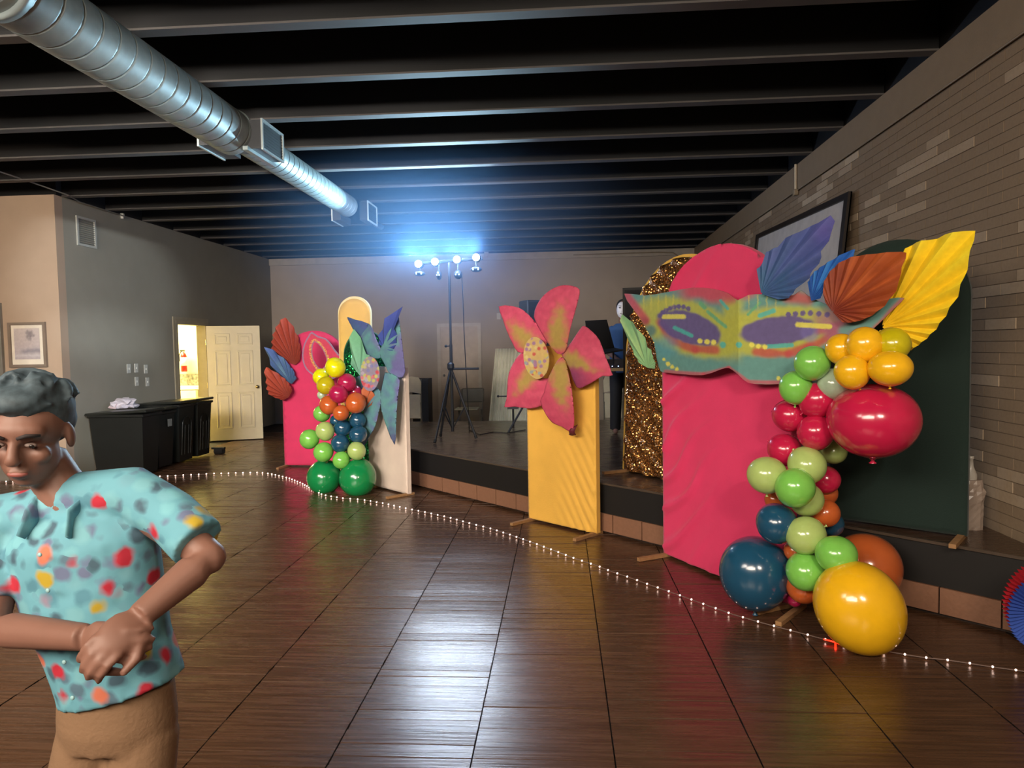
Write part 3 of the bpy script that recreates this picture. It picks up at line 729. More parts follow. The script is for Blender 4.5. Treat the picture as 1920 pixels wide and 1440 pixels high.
    for i in range(9):                                    # dripping paint
        dx = 180+i*37 if i < 5 else 480+i*45
        c = mix(c, lin((216, 200, 70)), .5*sst(5, 1, abs(x-dx+4*nz(y*.05, i)))*sst(450, 470, y)*sst(560, 490, y))
    return c
MOs = smooth_poly(MO, 2)
mk = sheet('painted_mask', MOs, 5.6, mask_pos, mask_col, card, .006)
tag(mk, 'large painted cardboard carnival mask with purple eyes on the pink arch', 'mask')
# pleated paper leaves
def leaf_px(name, label, f, pts, base, tip, c0, c1, pl, N=16, amp=.012, group='pleated paper leaves', step=3.2, saw=False, c2=None, k=2):
    """accordion leaf: straight folds run from the base point out to the rim, each ridge a real crease"""
    P2 = [f(*p) for p in pts]; P2 = P2 if saw else smooth_poly(P2, k); B = f(*base); T = f(*tip)
    cx = sum(p[0] for p in P2)/len(P2); cy = sum(p[1] for p in P2)/len(P2)
    B = (B[0]+(cx-B[0])*.03, B[1]+(cy-B[1])*.03)
    L = math.hypot(T[0]-B[0], T[1]-B[1]); ax = math.atan2(cy-B[1], cx-B[0])
    angs = [((math.atan2(y-B[1], x-B[0])-ax+PI) % (2*PI))-PI for x, y in P2 if math.hypot(x-B[0], y-B[1]) > .12*L]
    a0, a1 = min(angs), max(angs); fold = 2*N; sub = 2; rows_ = 16
    bm = mb(); lay = bm.verts.layers.float_color.new('paint'); grid = []
    for i in range(fold*sub+1):
        th = a0+(a1-a0)*(.004+.992*i/(fold*sub)); dx, dy = math.cos(th+ax), math.sin(th+ax); far = 0
        for m_ in range(len(P2)):
            x1, y1 = P2[m_][0]-B[0], P2[m_][1]-B[1]; x2, y2 = P2[(m_+1) % len(P2)][0]-B[0], P2[(m_+1) % len(P2)][1]-B[1]
            den = dx*(y2-y1)-dy*(x2-x1)
            if abs(den) < 1e-9: continue
            t = (x1*(y2-y1)-y1*(x2-x1))/den; s_ = (x1*dy-y1*dx)/den
            if -1e-6 <= s_ <= 1+1e-6 and t > far: far = t
        tri = abs(((i/sub) % 2)-1); row = []
        for r_ in range(rows_+1):
            d = far*(.02+.98*r_/rows_); x, y = B[0]+dx*d, B[1]+dy*d; dn_ = d/L
            u, z = pl.uv(x, y)
            v = bm.verts.new(pl.at(u, z, .02+(tri-.5)*amp*1.6*min(1, dn_*1.6)+.03*dn_))
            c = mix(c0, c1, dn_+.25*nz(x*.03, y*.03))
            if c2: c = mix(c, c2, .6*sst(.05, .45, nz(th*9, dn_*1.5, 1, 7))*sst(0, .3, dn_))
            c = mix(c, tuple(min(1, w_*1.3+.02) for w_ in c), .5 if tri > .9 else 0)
            v[lay] = (*c, 1); row.append(v)
        grid.append(row)
    for a, b in zip(grid, grid[1:]):
        for r_ in range(rows_): bm.faces.new((a[r_], a[r_+1], b[r_+1], b[r_]))
    o = fin(name, bm, paper); md = o.modifiers.new('thickness', 'SOLIDIFY'); md.thickness = .002; md.offset = 0
    return tag(o, label, 'paper leaf', group)
plF = Plane((1.075, 4.371), (1.829, 3.713), .02)
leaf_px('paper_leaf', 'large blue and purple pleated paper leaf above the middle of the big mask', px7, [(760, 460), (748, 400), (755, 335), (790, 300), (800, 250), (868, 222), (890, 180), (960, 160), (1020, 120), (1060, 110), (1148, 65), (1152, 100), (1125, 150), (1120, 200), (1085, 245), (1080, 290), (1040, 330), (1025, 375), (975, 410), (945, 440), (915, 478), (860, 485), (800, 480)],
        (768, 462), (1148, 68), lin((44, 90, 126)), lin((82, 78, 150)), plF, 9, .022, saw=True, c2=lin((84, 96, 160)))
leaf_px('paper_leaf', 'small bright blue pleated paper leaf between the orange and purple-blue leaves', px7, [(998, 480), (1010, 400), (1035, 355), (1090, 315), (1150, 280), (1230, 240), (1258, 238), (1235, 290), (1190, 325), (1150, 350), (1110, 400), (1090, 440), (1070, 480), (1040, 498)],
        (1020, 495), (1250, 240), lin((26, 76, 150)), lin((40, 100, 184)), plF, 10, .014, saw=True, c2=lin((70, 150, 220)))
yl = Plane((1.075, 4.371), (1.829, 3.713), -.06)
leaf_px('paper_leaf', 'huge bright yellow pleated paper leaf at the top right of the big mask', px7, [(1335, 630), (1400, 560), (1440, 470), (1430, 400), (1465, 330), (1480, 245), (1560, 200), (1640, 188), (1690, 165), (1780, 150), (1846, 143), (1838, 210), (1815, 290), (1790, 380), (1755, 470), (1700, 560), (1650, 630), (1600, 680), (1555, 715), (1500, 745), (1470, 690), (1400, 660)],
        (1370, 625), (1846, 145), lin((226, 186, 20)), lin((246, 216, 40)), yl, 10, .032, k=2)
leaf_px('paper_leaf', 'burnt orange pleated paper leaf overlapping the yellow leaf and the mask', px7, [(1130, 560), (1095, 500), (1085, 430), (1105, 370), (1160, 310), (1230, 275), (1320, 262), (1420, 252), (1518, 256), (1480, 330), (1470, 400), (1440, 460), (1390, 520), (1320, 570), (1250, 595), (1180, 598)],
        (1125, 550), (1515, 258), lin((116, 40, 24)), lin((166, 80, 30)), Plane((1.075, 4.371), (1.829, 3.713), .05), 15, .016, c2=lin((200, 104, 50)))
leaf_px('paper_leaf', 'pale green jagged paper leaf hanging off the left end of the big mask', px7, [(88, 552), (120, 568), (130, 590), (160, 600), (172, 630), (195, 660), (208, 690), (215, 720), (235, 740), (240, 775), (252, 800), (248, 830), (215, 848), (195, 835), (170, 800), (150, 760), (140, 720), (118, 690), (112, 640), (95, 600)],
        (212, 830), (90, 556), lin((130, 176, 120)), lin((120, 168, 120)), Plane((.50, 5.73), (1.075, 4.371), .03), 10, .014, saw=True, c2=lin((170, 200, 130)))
# left cluster leaves
plA = Plane((-3.77, 9.42), (-2.82, 9.30), .05)
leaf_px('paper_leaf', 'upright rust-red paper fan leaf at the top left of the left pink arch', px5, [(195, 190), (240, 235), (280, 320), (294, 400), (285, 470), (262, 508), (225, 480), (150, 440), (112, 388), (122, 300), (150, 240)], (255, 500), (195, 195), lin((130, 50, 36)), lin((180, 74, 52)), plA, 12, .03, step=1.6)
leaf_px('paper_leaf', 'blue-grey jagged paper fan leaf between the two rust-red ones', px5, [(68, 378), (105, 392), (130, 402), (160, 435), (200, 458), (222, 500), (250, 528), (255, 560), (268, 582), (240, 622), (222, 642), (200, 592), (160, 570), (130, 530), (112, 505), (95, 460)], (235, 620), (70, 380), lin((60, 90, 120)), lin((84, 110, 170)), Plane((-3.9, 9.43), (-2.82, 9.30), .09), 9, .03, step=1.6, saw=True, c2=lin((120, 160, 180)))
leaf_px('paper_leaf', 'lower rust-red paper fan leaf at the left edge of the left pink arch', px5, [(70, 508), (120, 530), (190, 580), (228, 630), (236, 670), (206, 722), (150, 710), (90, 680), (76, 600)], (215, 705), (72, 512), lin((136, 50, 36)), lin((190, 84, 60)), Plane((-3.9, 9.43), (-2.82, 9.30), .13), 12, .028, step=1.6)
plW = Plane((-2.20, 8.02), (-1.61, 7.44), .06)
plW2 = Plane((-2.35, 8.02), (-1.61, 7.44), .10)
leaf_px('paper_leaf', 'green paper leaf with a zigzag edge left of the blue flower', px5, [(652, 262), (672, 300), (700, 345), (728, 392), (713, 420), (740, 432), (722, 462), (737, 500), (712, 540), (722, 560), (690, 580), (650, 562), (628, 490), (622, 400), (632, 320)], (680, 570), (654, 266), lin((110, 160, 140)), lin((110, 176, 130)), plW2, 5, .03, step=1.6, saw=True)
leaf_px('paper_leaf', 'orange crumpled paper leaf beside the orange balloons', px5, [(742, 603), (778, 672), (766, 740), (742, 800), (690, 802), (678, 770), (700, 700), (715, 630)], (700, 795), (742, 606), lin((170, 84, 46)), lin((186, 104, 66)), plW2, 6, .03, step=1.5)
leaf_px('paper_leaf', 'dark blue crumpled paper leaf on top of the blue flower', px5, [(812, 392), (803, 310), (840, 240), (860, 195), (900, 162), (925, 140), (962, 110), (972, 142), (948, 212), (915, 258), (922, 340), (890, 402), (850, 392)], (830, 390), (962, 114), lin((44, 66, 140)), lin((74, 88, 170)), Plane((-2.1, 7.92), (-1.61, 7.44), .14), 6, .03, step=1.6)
# fans at the right edge, standing on the floor
fp = root('paper_fan', 'red and blue pleated paper fan cut by the right edge of the photograph', 'paper fan', G(1925, 1235))
def fan(nm, c, r0, col, Y, lab):
    bm = mb(); n = 72; rr = [.0, .35, .7, 1.0]; grid = []
    ctr = P(c[0], c[1], Y)
    for i in range(n+1):
        a = PI*.42+i/n*PI*1.16; s = (i % 2)*2-1; row = []
        for t in rr: row.append(bm.verts.new(ctr+Vector((math.cos(a)*r0[0]*t*(1+.012*s), s*.012*t, math.sin(a)*r0[1]*t*(1+.012*s)))))
        grid.append(row)
    for a, b in zip(grid, grid[1:]):
        for k in range(3): bm.faces.new((a[k], a[k+1], b[k+1], b[k]))
    fin(nm, bm, mat(nm+'_paper', col, .7), fp, label=lab)
fan('red_layer', (1962, 1130), (.20, .21), (176, 28, 44), 3.55, 'red outer pleated paper layer')
fan('blue_layer', (1965, 1150), (.185, .19), (54, 84, 170), 3.50, 'blue inner pleated paper layer')
# flowers
def flower(name, label, f, petals, ctr, pl, colf, group, step, cw):
    o = root(name, label, 'paper flower', pl.at(*pl.uv(*f(ctr[0], ctr[1]))), group)
    for i, (pts, base, tip, off) in enumerate(petals):
        S2 = smooth_poly([f(*p) for p in pts], 2); B = f(*base); T = f(*tip); L = math.hypot(T[0]-B[0], T[1]-B[1])
        ux, uy = (T[0]-B[0])/L, (T[1]-B[1])/L
        def pos(x, y, off=off, B=B, ux=ux, uy=uy, L=L):
            u, z = pl.uv(x, y); t = ((x-B[0])*ux+(y-B[1])*uy)/L; s = ((x-B[0])*-uy+(y-B[1])*ux)/L
            return pl.at(u, z, off+.05*math.sin(max(0, min(1, t))*PI)-.25*s*s+.06)
        def col(x, y, B=B, ux=ux, uy=uy, L=L, i=i):
            t = ((x-B[0])*ux+(y-B[1])*uy)/L; s = ((x-B[0])*-uy+(y-B[1])*ux)/L
            return colf(i, t, s, nz(x*.09, y*.09), nz(x*.35*abs(uy)+.05*x, y*.05, 1, 9))
        sheet('petal', S2, step, pos, col, card, .005, o, smooth=True)
    E = [f(ctr[0]+math.cos(a)*ctr[2]*math.cos(ctr[4])-math.sin(a)*ctr[3]*math.sin(ctr[4]), ctr[1]+math.cos(a)*ctr[2]*math.sin(ctr[4])+math.sin(a)*ctr[3]*math.cos(ctr[4])) for a in [2*PI*k/28 for k in range(28)]]
    rd = random.Random(3); ds = [(rd.uniform(min(p[0] for p in E), max(p[0] for p in E)), rd.uniform(min(p[1] for p in E), max(p[1] for p in E)), rd.randrange(len(cw))) for _ in range(70)]
    def dcol(x, y):
        c = cw[0]
        for dx, dy, k in ds:
            d = math.hypot(x-dx, y-dy)
            if d < 4.0: c = mix(c, cw[k], sst(4.0, 2.6, d))
        return c
    def dpos(x, y):
        u, z = pl.uv(x, y); return pl.at(u, z, .16)
    sheet('flower_centre', E, step*.6, dpos, dcol, card, .006, o)
    return o
RY = lin((162, 142, 66))
def redcol(i, t, s, n, n2):
    c = mix(lin((186, 62, 92)), lin((200, 78, 104)), .5+n)
    c = mix(c, RY, .92*sst(.21, .04, abs(s)+n*.07+.22*max(0, t-.35))*sst(.0, .12, t)*sst(.88, .45, t+n*.15))
    if i == 4: c = mix(c, lin((96, 50, 96)), .75*sst(-.02, .25, s+n*.1)*sst(.95, .3, t))
    if i == 5: c = lin((96, 26, 40))
    return c
rp_ = [([(190, 405), (250, 402), (262, 480), (310, 540), (356, 545), (362, 590), (340, 650), (300, 690), (240, 705), (160, 695), (100, 698), (120, 650), (130, 590), (136, 520), (160, 450)], (330, 450), (110, 690), .0),
       ([(75, 158), (160, 158), (220, 180), (275, 230), (312, 280), (338, 330), (330, 380), (290, 420), (240, 410), (190, 402), (165, 350), (110, 230)], (320, 420), (85, 165), .012),
       ([(275, 215), (290, 150), (330, 95), (380, 60), (430, 45), (480, 50), (515, 68), (517, 120), (505, 200), (480, 290), (455, 370), (430, 408), (400, 412), (375, 385), (350, 350), (310, 280)], (400, 410), (450, 48), .024),
       ([(320, 665), (345, 620), (360, 560), (390, 480), (420, 430), (450, 455), (480, 530), (500, 610), (506, 700), (495, 795), (470, 828), (430, 800), (380, 780), (345, 730)], (415, 430), (480, 820), .036),
       ([(500, 262), (485, 280), (460, 350), (410, 415), (440, 450), (470, 500), (490, 592), (540, 585), (600, 555), (640, 530), (684, 526), (650, 420), (610, 340), (560, 295)], (410, 415), (684, 524), .0),
       ([(496, 792), (488, 846), (445, 846), (468, 824)], (496, 792), (460, 846), .0)]
flower('paper_flower', 'big red and yellow painted paper flower on top of the yellow panel', px6, rp_, (317, 433, 68, 112, -.12), Plane((-.288, 6.39), (.30, 5.85), .05), redcol, 'painted paper flowers', 2.4,
       [lin((190, 160, 100)), lin((190, 170, 80)), lin((150, 110, 140)), lin((180, 80, 70)), lin((140, 150, 150)), lin((200, 180, 120))])
def blucol(i, t, s, n, n2):
    c = mix(lin((96, 150, 150)), lin((92, 130, 150)), .5+n)
    c = mix(c, lin((112, 100, 160)), .85*sst(.10, .26, abs(s)+n*.1)); c = mix(c, lin((84, 84, 130)), .8*sst(.6, 1., t+n*.2))
    if i == 0: c = mix(c, lin((66, 84, 140)), .8)
    return c
bp_ = [([(617, 187), (680, 205), (752, 226), (765, 300), (745, 420), (715, 350), (680, 270), (640, 220)], (770, 420), (620, 190), .0),
       ([(720, 240), (757, 228), (800, 268), (840, 360), (848, 440), (790, 450), (745, 410), (715, 320)], (810, 450), (745, 235), .012),
       ([(940, 170), (968, 240), (988, 350), (982, 480), (955, 572), (890, 560), (860, 480), (840, 410), (880, 350), (915, 240)], (840, 500), (950, 175), .0),
       ([(868, 540), (950, 572), (966, 620), (966, 760), (955, 880), (928, 1002), (895, 880), (870, 780), (858, 690), (862, 600)], (860, 560), (928, 1000), .012),
       ([(760, 600), (830, 640), (862, 680), (860, 760), (830, 880), (790, 940), (727, 1020), (745, 900), (760, 800), (770, 720)], (820, 600), (730, 1018), .024),
       ([(725, 560), (650, 600), (640, 640), (700, 670), (760, 640), (800, 590)], (800, 570), (645, 630), .0)]
flower('paper_flower', 'blue-green painted paper flower with purple tips on the white panel', px5, bp_, (815, 548, 62, 110, 0), plW, blucol, 'painted paper flowers', 1.9,
       [lin((150, 140, 160)), lin((200, 80, 90)), lin((190, 190, 110)), lin((130, 130, 180)), lin((210, 120, 130)), lin((180, 170, 190))])
# small mask at the left
so = smooth_poly([px5(*p) for p in [(358, 283), (400, 310), (450, 325), (490, 370), (530, 425), (590, 460), (625, 505), (640, 545), (610, 575), (540, 570), (470, 590), (400, 575), (345, 545), (310, 500), (297, 430), (310, 360), (335, 312)]], 2)
sh = smooth_poly([px5(*p) for p in [(375, 345), (418, 378), (445, 428), (455, 475), (432, 515), (400, 510), (370, 462), (360, 400)]], 2)
def smc(x, y):
    d = edist(x, y, so); e = edist(x, y, sh); c = mix(lin((140, 130, 160)), lin((206, 60, 90)), sst(1.2, 3.2, d))
    c = mix(c, lin((214, 190, 90)), .9*sst(2.4, 1.2, abs(e-3.2))*sst(-.1, .3, nz(x*.55, y*.55)+.15)); return mix(c, lin((120, 130, 150)), sst(1.6, .5, e))
sm = sheet('painted_mask', so, 1.5, lambda x, y: (lambda uz: plS.at(uz[0], uz[1], .0))(plS.uv(x, y)), smc, card, .006, hole=sh) if False else None
plS = Plane((-3.3, 8.75), (-2.5, 8.55))
sm = sheet('painted_mask', so, 1.5, lambda x, y: plS.at(*plS.uv(x, y)), smc, card, .006, hole=sh)
tag(sm, 'small pink cardboard mask with a cut-out eye above the left balloon column', 'mask')

# ------------------------------------------------------------------ balloons
bmats = {}
def bmat(key):
    if key in bmats: return bmats[key]
    rgb = {'lime': (122, 192, 82), 'pale': (170, 192, 112), 'mint': (176, 196, 168), 'yellow': (236, 180, 26), 'olive': (190, 176, 20), 'citron': (226, 222, 10), 'crimson': (190, 30, 70), 'magenta': (170, 26, 76),
           'orange': (190, 92, 42), 'rust': (180, 88, 42), 'teal': (28, 74, 102), 'green': (20, 128, 68)}[key]
    m = mat('balloon_'+key, rgb, .2, var=.05, scale=3, coat=.5); b = m.node_tree.nodes['Principled BSDF']
    bmats[key] = m; return m
prof = []
for i in range(25):
    t = i/24; a = PI*t
    r = math.sin(a)*(1-.06*math.cos(a)); h = -math.cos(a)*(1.04 if a > PI/2 else 1.0)
    if t < .16: r = max(r*.9, .05)
    prof.append((r, h))
bproto = {}
def balloon(px, py, rx, Y, key, label, grp, ry=None, ax=None, knot=True):
    c = P(px, py, Y); r = rx*(Y/F); sy = (ry or rx)/rx
    if ax is None:
        ax = Vector((random.uniform(-.6, .6), -.25+random.uniform(-.6, .3), random.uniform(-1, 1)))
    if key not in bproto:
        q = mb(); lathe(q, prof, (0, 0, 0), (0, 0, 1), 40); me = bpy.data.meshes.new('balloon'); bmesh.ops.recalc_face_normals(q, faces=q.faces); q.to_mesh(me); q.free()
        q = mb(); lathe(q, [(.05, 0), (.075, -.03), (.03, -.06), (.045, -.1), (.085, -.14), (.08, -.15)], (0, 0, -.985), (0, 0, 1), 14); k2 = bpy.data.meshes.new('knot'); q.to_mesh(k2); q.free()
        for m_ in (me, k2):
            m_.materials.append(bmat(key))
            for p in m_.polygons: p.use_smooth = True
        bproto[key] = (me, k2)
    me, k2 = bproto[key]
    o = bpy.data.objects.new('balloon', me); C.objects.link(o); o.location = c
    if ry:
        o.scale = (r, r, r*sy)
    else:
        o.rotation_euler = ax.to_track_quat('Z', 'Y').to_euler(); o.scale = (r*.985, r*.985, r*1.03)
    tag(o, label, 'balloon', grp)
    k = bpy.data.objects.new('knot', k2); C.objects.link(k); k.parent = o
    return o
GL, GR = 'balloons of the left column', 'balloons of the right garland'
Lb = [(628.5, 688.5, 19, 7.55, 'citron', 'topmost balloon of the left column, translucent lime yellow'),
      (602, 706, 15.5, 7.7, 'citron', 'lime yellow balloon tucked left below the topmost of the left column'),
      (611, 722, 17, 7.55, 'olive', 'dull mustard balloon left of the dark red pair in the left column'),
      (650, 717, 18, 7.62, 'magenta', 'upper dark red balloon right of the mustard one in the left column'),
      (635, 739, 18, 7.52, 'magenta', 'front dark red balloon above the small orange one in the left column'),
      (665, 736, 14, 7.72, 'magenta', 'mostly hidden dark red balloon behind the right orange one'),
      (616, 759, 18, 7.6, 'orange', 'left orange balloon of the three in the left column'),
      (667, 755, 19.5, 7.55, 'orange', 'right and largest orange balloon of the left column'),
      (640, 774, 15.5, 7.48, 'orange', 'small bright orange balloon centred below the other two'),
      (604, 740, 9, 7.7, 'mint', 'sliver of a pale cream balloon behind the mustard one'),
      (604, 776, 16, 7.72, 'lime', 'green balloon peeking out left below the left orange one'),
      (670, 787, 16, 7.62, 'teal', 'upper right dark teal balloon just below the right orange one'),
      (642, 803, 17, 7.62, 'teal', 'middle dark teal balloon in the centre of the left column'),
      (672, 814, 17, 7.55, 'teal', 'right dark teal balloon beside the middle one in the left column'),
      (638, 832, 18, 7.52, 'teal', 'lowest dark teal balloon of the left column'),
      (630, 789, 12, 7.7, 'teal', 'small half hidden teal balloon under the small orange one'),
      (610, 809, 18, 7.52, 'pale', 'pale green balloon left of the middle teal one'),
      (580, 824, 19, 7.6, 'lime', 'leftmost green balloon sticking out of the left column'),
      (607, 847, 19, 7.52, 'lime', 'green balloon resting on the left big green balloon'),
      (669, 846, 17.5, 7.5, 'pale', 'pale green balloon resting on the right big green balloon'),
      (640, 862, 16.5, 7.48, 'lime', 'small green balloon between the two big green ones')]
for a in Lb: balloon(*a[:5], a[5], GL)
balloon(608, 893, 33, 7.72, 'green', 'left big dark green balloon on the floor at the foot of the left column', GL)
balloon(671, 894, 36, 7.56, 'green', 'right big dark green balloon on the floor at the foot of the left column', GL)
Rb = [(1524, 680, 32, 3.86, 'lime', 'bright green balloon at the left of the yellow cluster'),
      (1492, 728, 30, 3.94, 'lime', 'green balloon left of the pale mint one, above the upper red balloons'),
      (1562, 719, 28, 3.86, 'mint', 'pale mint white balloon wedged above the giant red balloon'),
      (1578, 656, 28, 3.76, 'yellow', 'left rear balloon of the yellow cluster'),
      (1621, 648, 32, 3.64, 'yellow', 'top middle front balloon of the yellow cluster'),
      (1673, 644, 30, 3.62, 'olive', 'darker mustard balloon at the top right of the yellow cluster'),
      (1598, 699, 31, 3.62, 'yellow', 'lower left front balloon of the yellow cluster'),
      (1532, 751, 33, 3.92, 'crimson', 'highest crimson balloon left of the giant red balloon'),
      (1479, 779, 30, 4.05, 'crimson', 'leftmost upper crimson balloon against the pink arch'),
      (1529, 812, 33, 3.92, 'crimson', 'crimson balloon directly below the highest crimson one'),
      (1470, 843, 30, 4.08, 'crimson', 'lower left crimson balloon blending into the pink arch'),
      (1562, 847, 23, 4.1, 'pale', 'small pale green balloon under the giant red balloon'),
      (1512, 871, 34, 3.9, 'pale', 'pale green balloon above the bright green one at mid garland'),
      (1549, 899, 26, 4.06, 'crimson', 'crimson balloon right of the mid pale green balloons'),
      (1545, 925, 24, 4.14, 'rust', 'orange sliver balloon under the mid crimson one'),
      (1490, 916, 36, 3.82, 'lime', 'front bright green balloon in the middle of the garland'),
      (1512, 938, 31, 3.95, 'pale', 'pale green balloon peeking out below the front bright green one'),
      (1546, 963, 26, 4.02, 'orange', 'orange balloon right of the upper teal one'),
      (1452, 938, 18, 4.15, 'orange', 'orange sliver balloon above the upper teal balloon'),
      (1455, 980, 37, 3.95, 'teal', 'upper medium teal balloon above the giant teal one'),
      (1560, 983, 22, 4.15, 'teal', 'small dark teal balloon hidden behind the orange one'),
      (1512, 1003, 35, 3.85, 'pale', 'pale green balloon right of the upper teal one'),
      (1490, 1031, 20, 4.0, 'orange', 'small orange balloon beside the giant teal one'),
      (1510, 1070, 35.5, 3.85, 'lime', 'lowest green balloon right of the giant teal one'),
      (1506, 1102, 30, 3.95, 'orange', 'orange balloon under the lowest green one'),
      (1489, 1124, 13, 4.05, 'magenta', 'small magenta balloon peeking out at the bottom of the garland')]
for a in Rb: balloon(*a[:5], a[5], GR)
balloon(1438, 892, 36, 3.95, 'pale', 'leftmost olive green balloon of the garland at mid height', GR, 34)
balloon(1669, 692, 38, 3.52, 'yellow', 'lower right wide balloon of the yellow cluster', GR, 32)
balloon(1568, 1041, 37, 3.72, 'lime', 'bright green balloon touching the giant yellow one', GR, 34)
balloon(1637, 791, 79, 3.72, 'crimson', 'giant crimson balloon, the largest on the upper garland', GR, 67)
balloon(1416, 1077, 65, 4.1, 'teal', 'giant dark teal balloon on the floor in front of the pink arch', GR, 68)
balloon(1623, 1067, 62, 4.12, 'rust', 'giant burnt orange balloon half behind the giant yellow one', GR, 62)
o = balloon(1613, 1142, 80, 3.62, 'yellow', 'giant golden yellow balloon on the floor at the foot of the garland', GR, ax=Vector((-.5, -.1, .85)))
o.scale = (o.scale[0]*.98, o.scale[1]*.98, o.scale[2]*1.06)
for (px, py, ang) in ((1484, 1151, .45),):
    q = mb(); c = G(px, py, .012); box(q, c, (.38, .035, .024), Matrix.Rotation(.9, 3, 'Z')); tag(fin('wooden_foot', q, wood), 'loose wooden slat foot under the balloons between teal and yellow giants', 'wooden slat')

# ------------------------------------------------------------------ string lights on the floor
sp_px = [(-40, 903), (0, 903), (60, 903), (130, 901), (220, 897), (305, 893), (400, 888), (480, 886), (505, 888), (540, 896), (565, 906), (590, 920), (605, 928), (640, 934), (680, 937), (720, 944), (760, 953), (800, 961), (840, 970), (880, 981), (920, 991), (960, 1004), (1000, 1018), (1040, 1033), (1080, 1048), (1120, 1061)] + \
    [px8(*p) for p in [(15, 570), (97, 597), (182, 628), (272, 659), (367, 693), (468, 730), (576, 768), (700, 804), (835, 840), (977, 877), (1050, 897), (1128, 913), (1210, 928), (1296, 940), (1381, 955), (1467, 968), (1553, 977), (1645, 990), (1737, 1005), (1830, 1018), (1915, 1030), (2050, 1050)]]
gp_ = [G(x, y, .011) for x, y in sp_px]
sl = root('string_lights', 'long string of tiny warm lights laid across the tiled floor', 'string lights', gp_[20])
q = mb(); tube(q, gp_, .0028, 5); fin('wire', q, mat('wire_clear', (120, 100, 92), .4), sl)
bulb = mat('bulb_glow', (255, 230, 215), .3, emit=(255, 214, 196), estr=7)
bq = mb(); ball(bq, (0, 0, 0), .0042, 8); bme = bpy.data.meshes.new('bulb'); bq.to_mesh(bme); bq.free(); bme.materials.append(bulb)
for p in bme.polygons: p.use_smooth = True
bn = 0; acc = 0
for a, b in zip(gp_, gp_[1:]):
    L = (b-a).length; s = acc
    while s < L:
        p = a+(b-a)*(s/L)
        o = bpy.data.objects.new('bulb', bme); C.objects.link(o); o.parent = sl; o.location = p-sl.location+Vector((0, 0, .001)); bn += 1
        sc_ = .8+p.y/8; o.scale = (sc_, sc_, sc_)
        s += .092
    acc = s-L
rx_ = px8(1050, 897); q = mb(); tube(q, [G(rx_[0]-22, rx_[1]-6, .016), G(rx_[0]+4, rx_[1]+1, .016)], .004, 6)
tube(q, [G(rx_[0], rx_[1]+1, .008), G(rx_[0], rx_[1]+13, .006)], .005, 6)
fin('red_connector', q, mat('red_glow', (255, 40, 20), .3, emit=(255, 40, 15), estr=3), sl, label='glowing red connector piece')

# ------------------------------------------------------------------ light stand
iron = mat('stand_black', (28, 30, 36), .45)
cx_, cy_ = -1.36, 8.80
ls = root('light_stand', 'black tripod stand on the stage holding a bar of bright lamps', 'light stand', (cx_, cy_, SH))
zt = P(843, 492, cy_).z
q = mb(); tube(q, [(cx_, cy_, SH+.10), (cx_, cy_, 1.62)], .020, 10); tube(q, [(cx_, cy_, 1.55), (cx_, cy_, zt)], .015, 10); fin('pole', q, iron, ls)
hub = P(845, 690, cy_)
q = mb(); lathe(q, [(.03, -.03), (.045, 0), (.045, .05), (.026, .07)], hub, n=12); fin('collar', q, iron, ls)
for (px, py) in ((815, 830), (893, 822), (826, 818)):
    f_ = G(px, py, SH+.012); q = mb(); tube(q, [hub, f_], .015, 8); lg = fin('leg', q, iron, ls)
    q = mb(); tube(q, [f_+(hub-f_)*.04, f_], .019, 8); fin('rubber_foot', q, mat('rubber', (15, 15, 15), .8), lg)
    q = mb(); m2 = hub+(f_-hub)*.55; tube(q, [m2, (cx_, cy_, SH+.13)], .008, 6); fin('brace', q, iron, ls)
kb = P(836, 649, cy_); q = mb(); tube(q, [kb, (cx_, cy_, kb.z)], .008, 6); ball(q, kb, .018, 8); fin('knob', q, iron, ls)
k2_ = P(898, 691, cy_); q = mb(); tube(q, [(cx_, cy_, k2_.z), k2_], .014, 8); fin('side_arm', q, iron, ls)
barz = zt; xa = P(780, 500, 8.8).x; xb = P(902, 488, 8.8).x
q = mb(); tube(q, [P(778, 494, 8.8), P(905, 484, 8.8)], .022, 8); fin('crossbar', q, iron, ls)
lens = mat('beacon_lens', (230, 245, 255), .2, emit=(205, 235, 255), estr=60)
shell = mat('lamp_shell', (22, 32, 48), .6)
nms = ('leftmost', 'second from the left', 'third from the left', 'rightmost')
for i, (px, py) in enumerate(((785, 495), (816, 491), (857, 487), (893, 483))):
    c = P(px, py, 8.74); o = root('beacon_lamp', f'glaring white lamp on top of the light bar, {nms[i]} of the four', 'stage lamp', c, 'bright lamps on the light bar')
    q = mb(); lathe(q, [(.03, .0), (.048, .02), (.05, .11), (.03, .13)], c+Vector((0, -.02, 0)), (0, 1, 0), 16); fin('housing', q, shell, o)
    q = mb(); lathe(q, [(.043, 0), (.04, -.012), (.001, -.016)], c+Vector((0, -.022, 0)), (0, 1, 0), 16); fin('lens', q, lens, o)
q_l = ((787, 513, .11, .05), (823, 516, .055, .095), (859, 515, .085, .09), (893, 505, .115, .055))
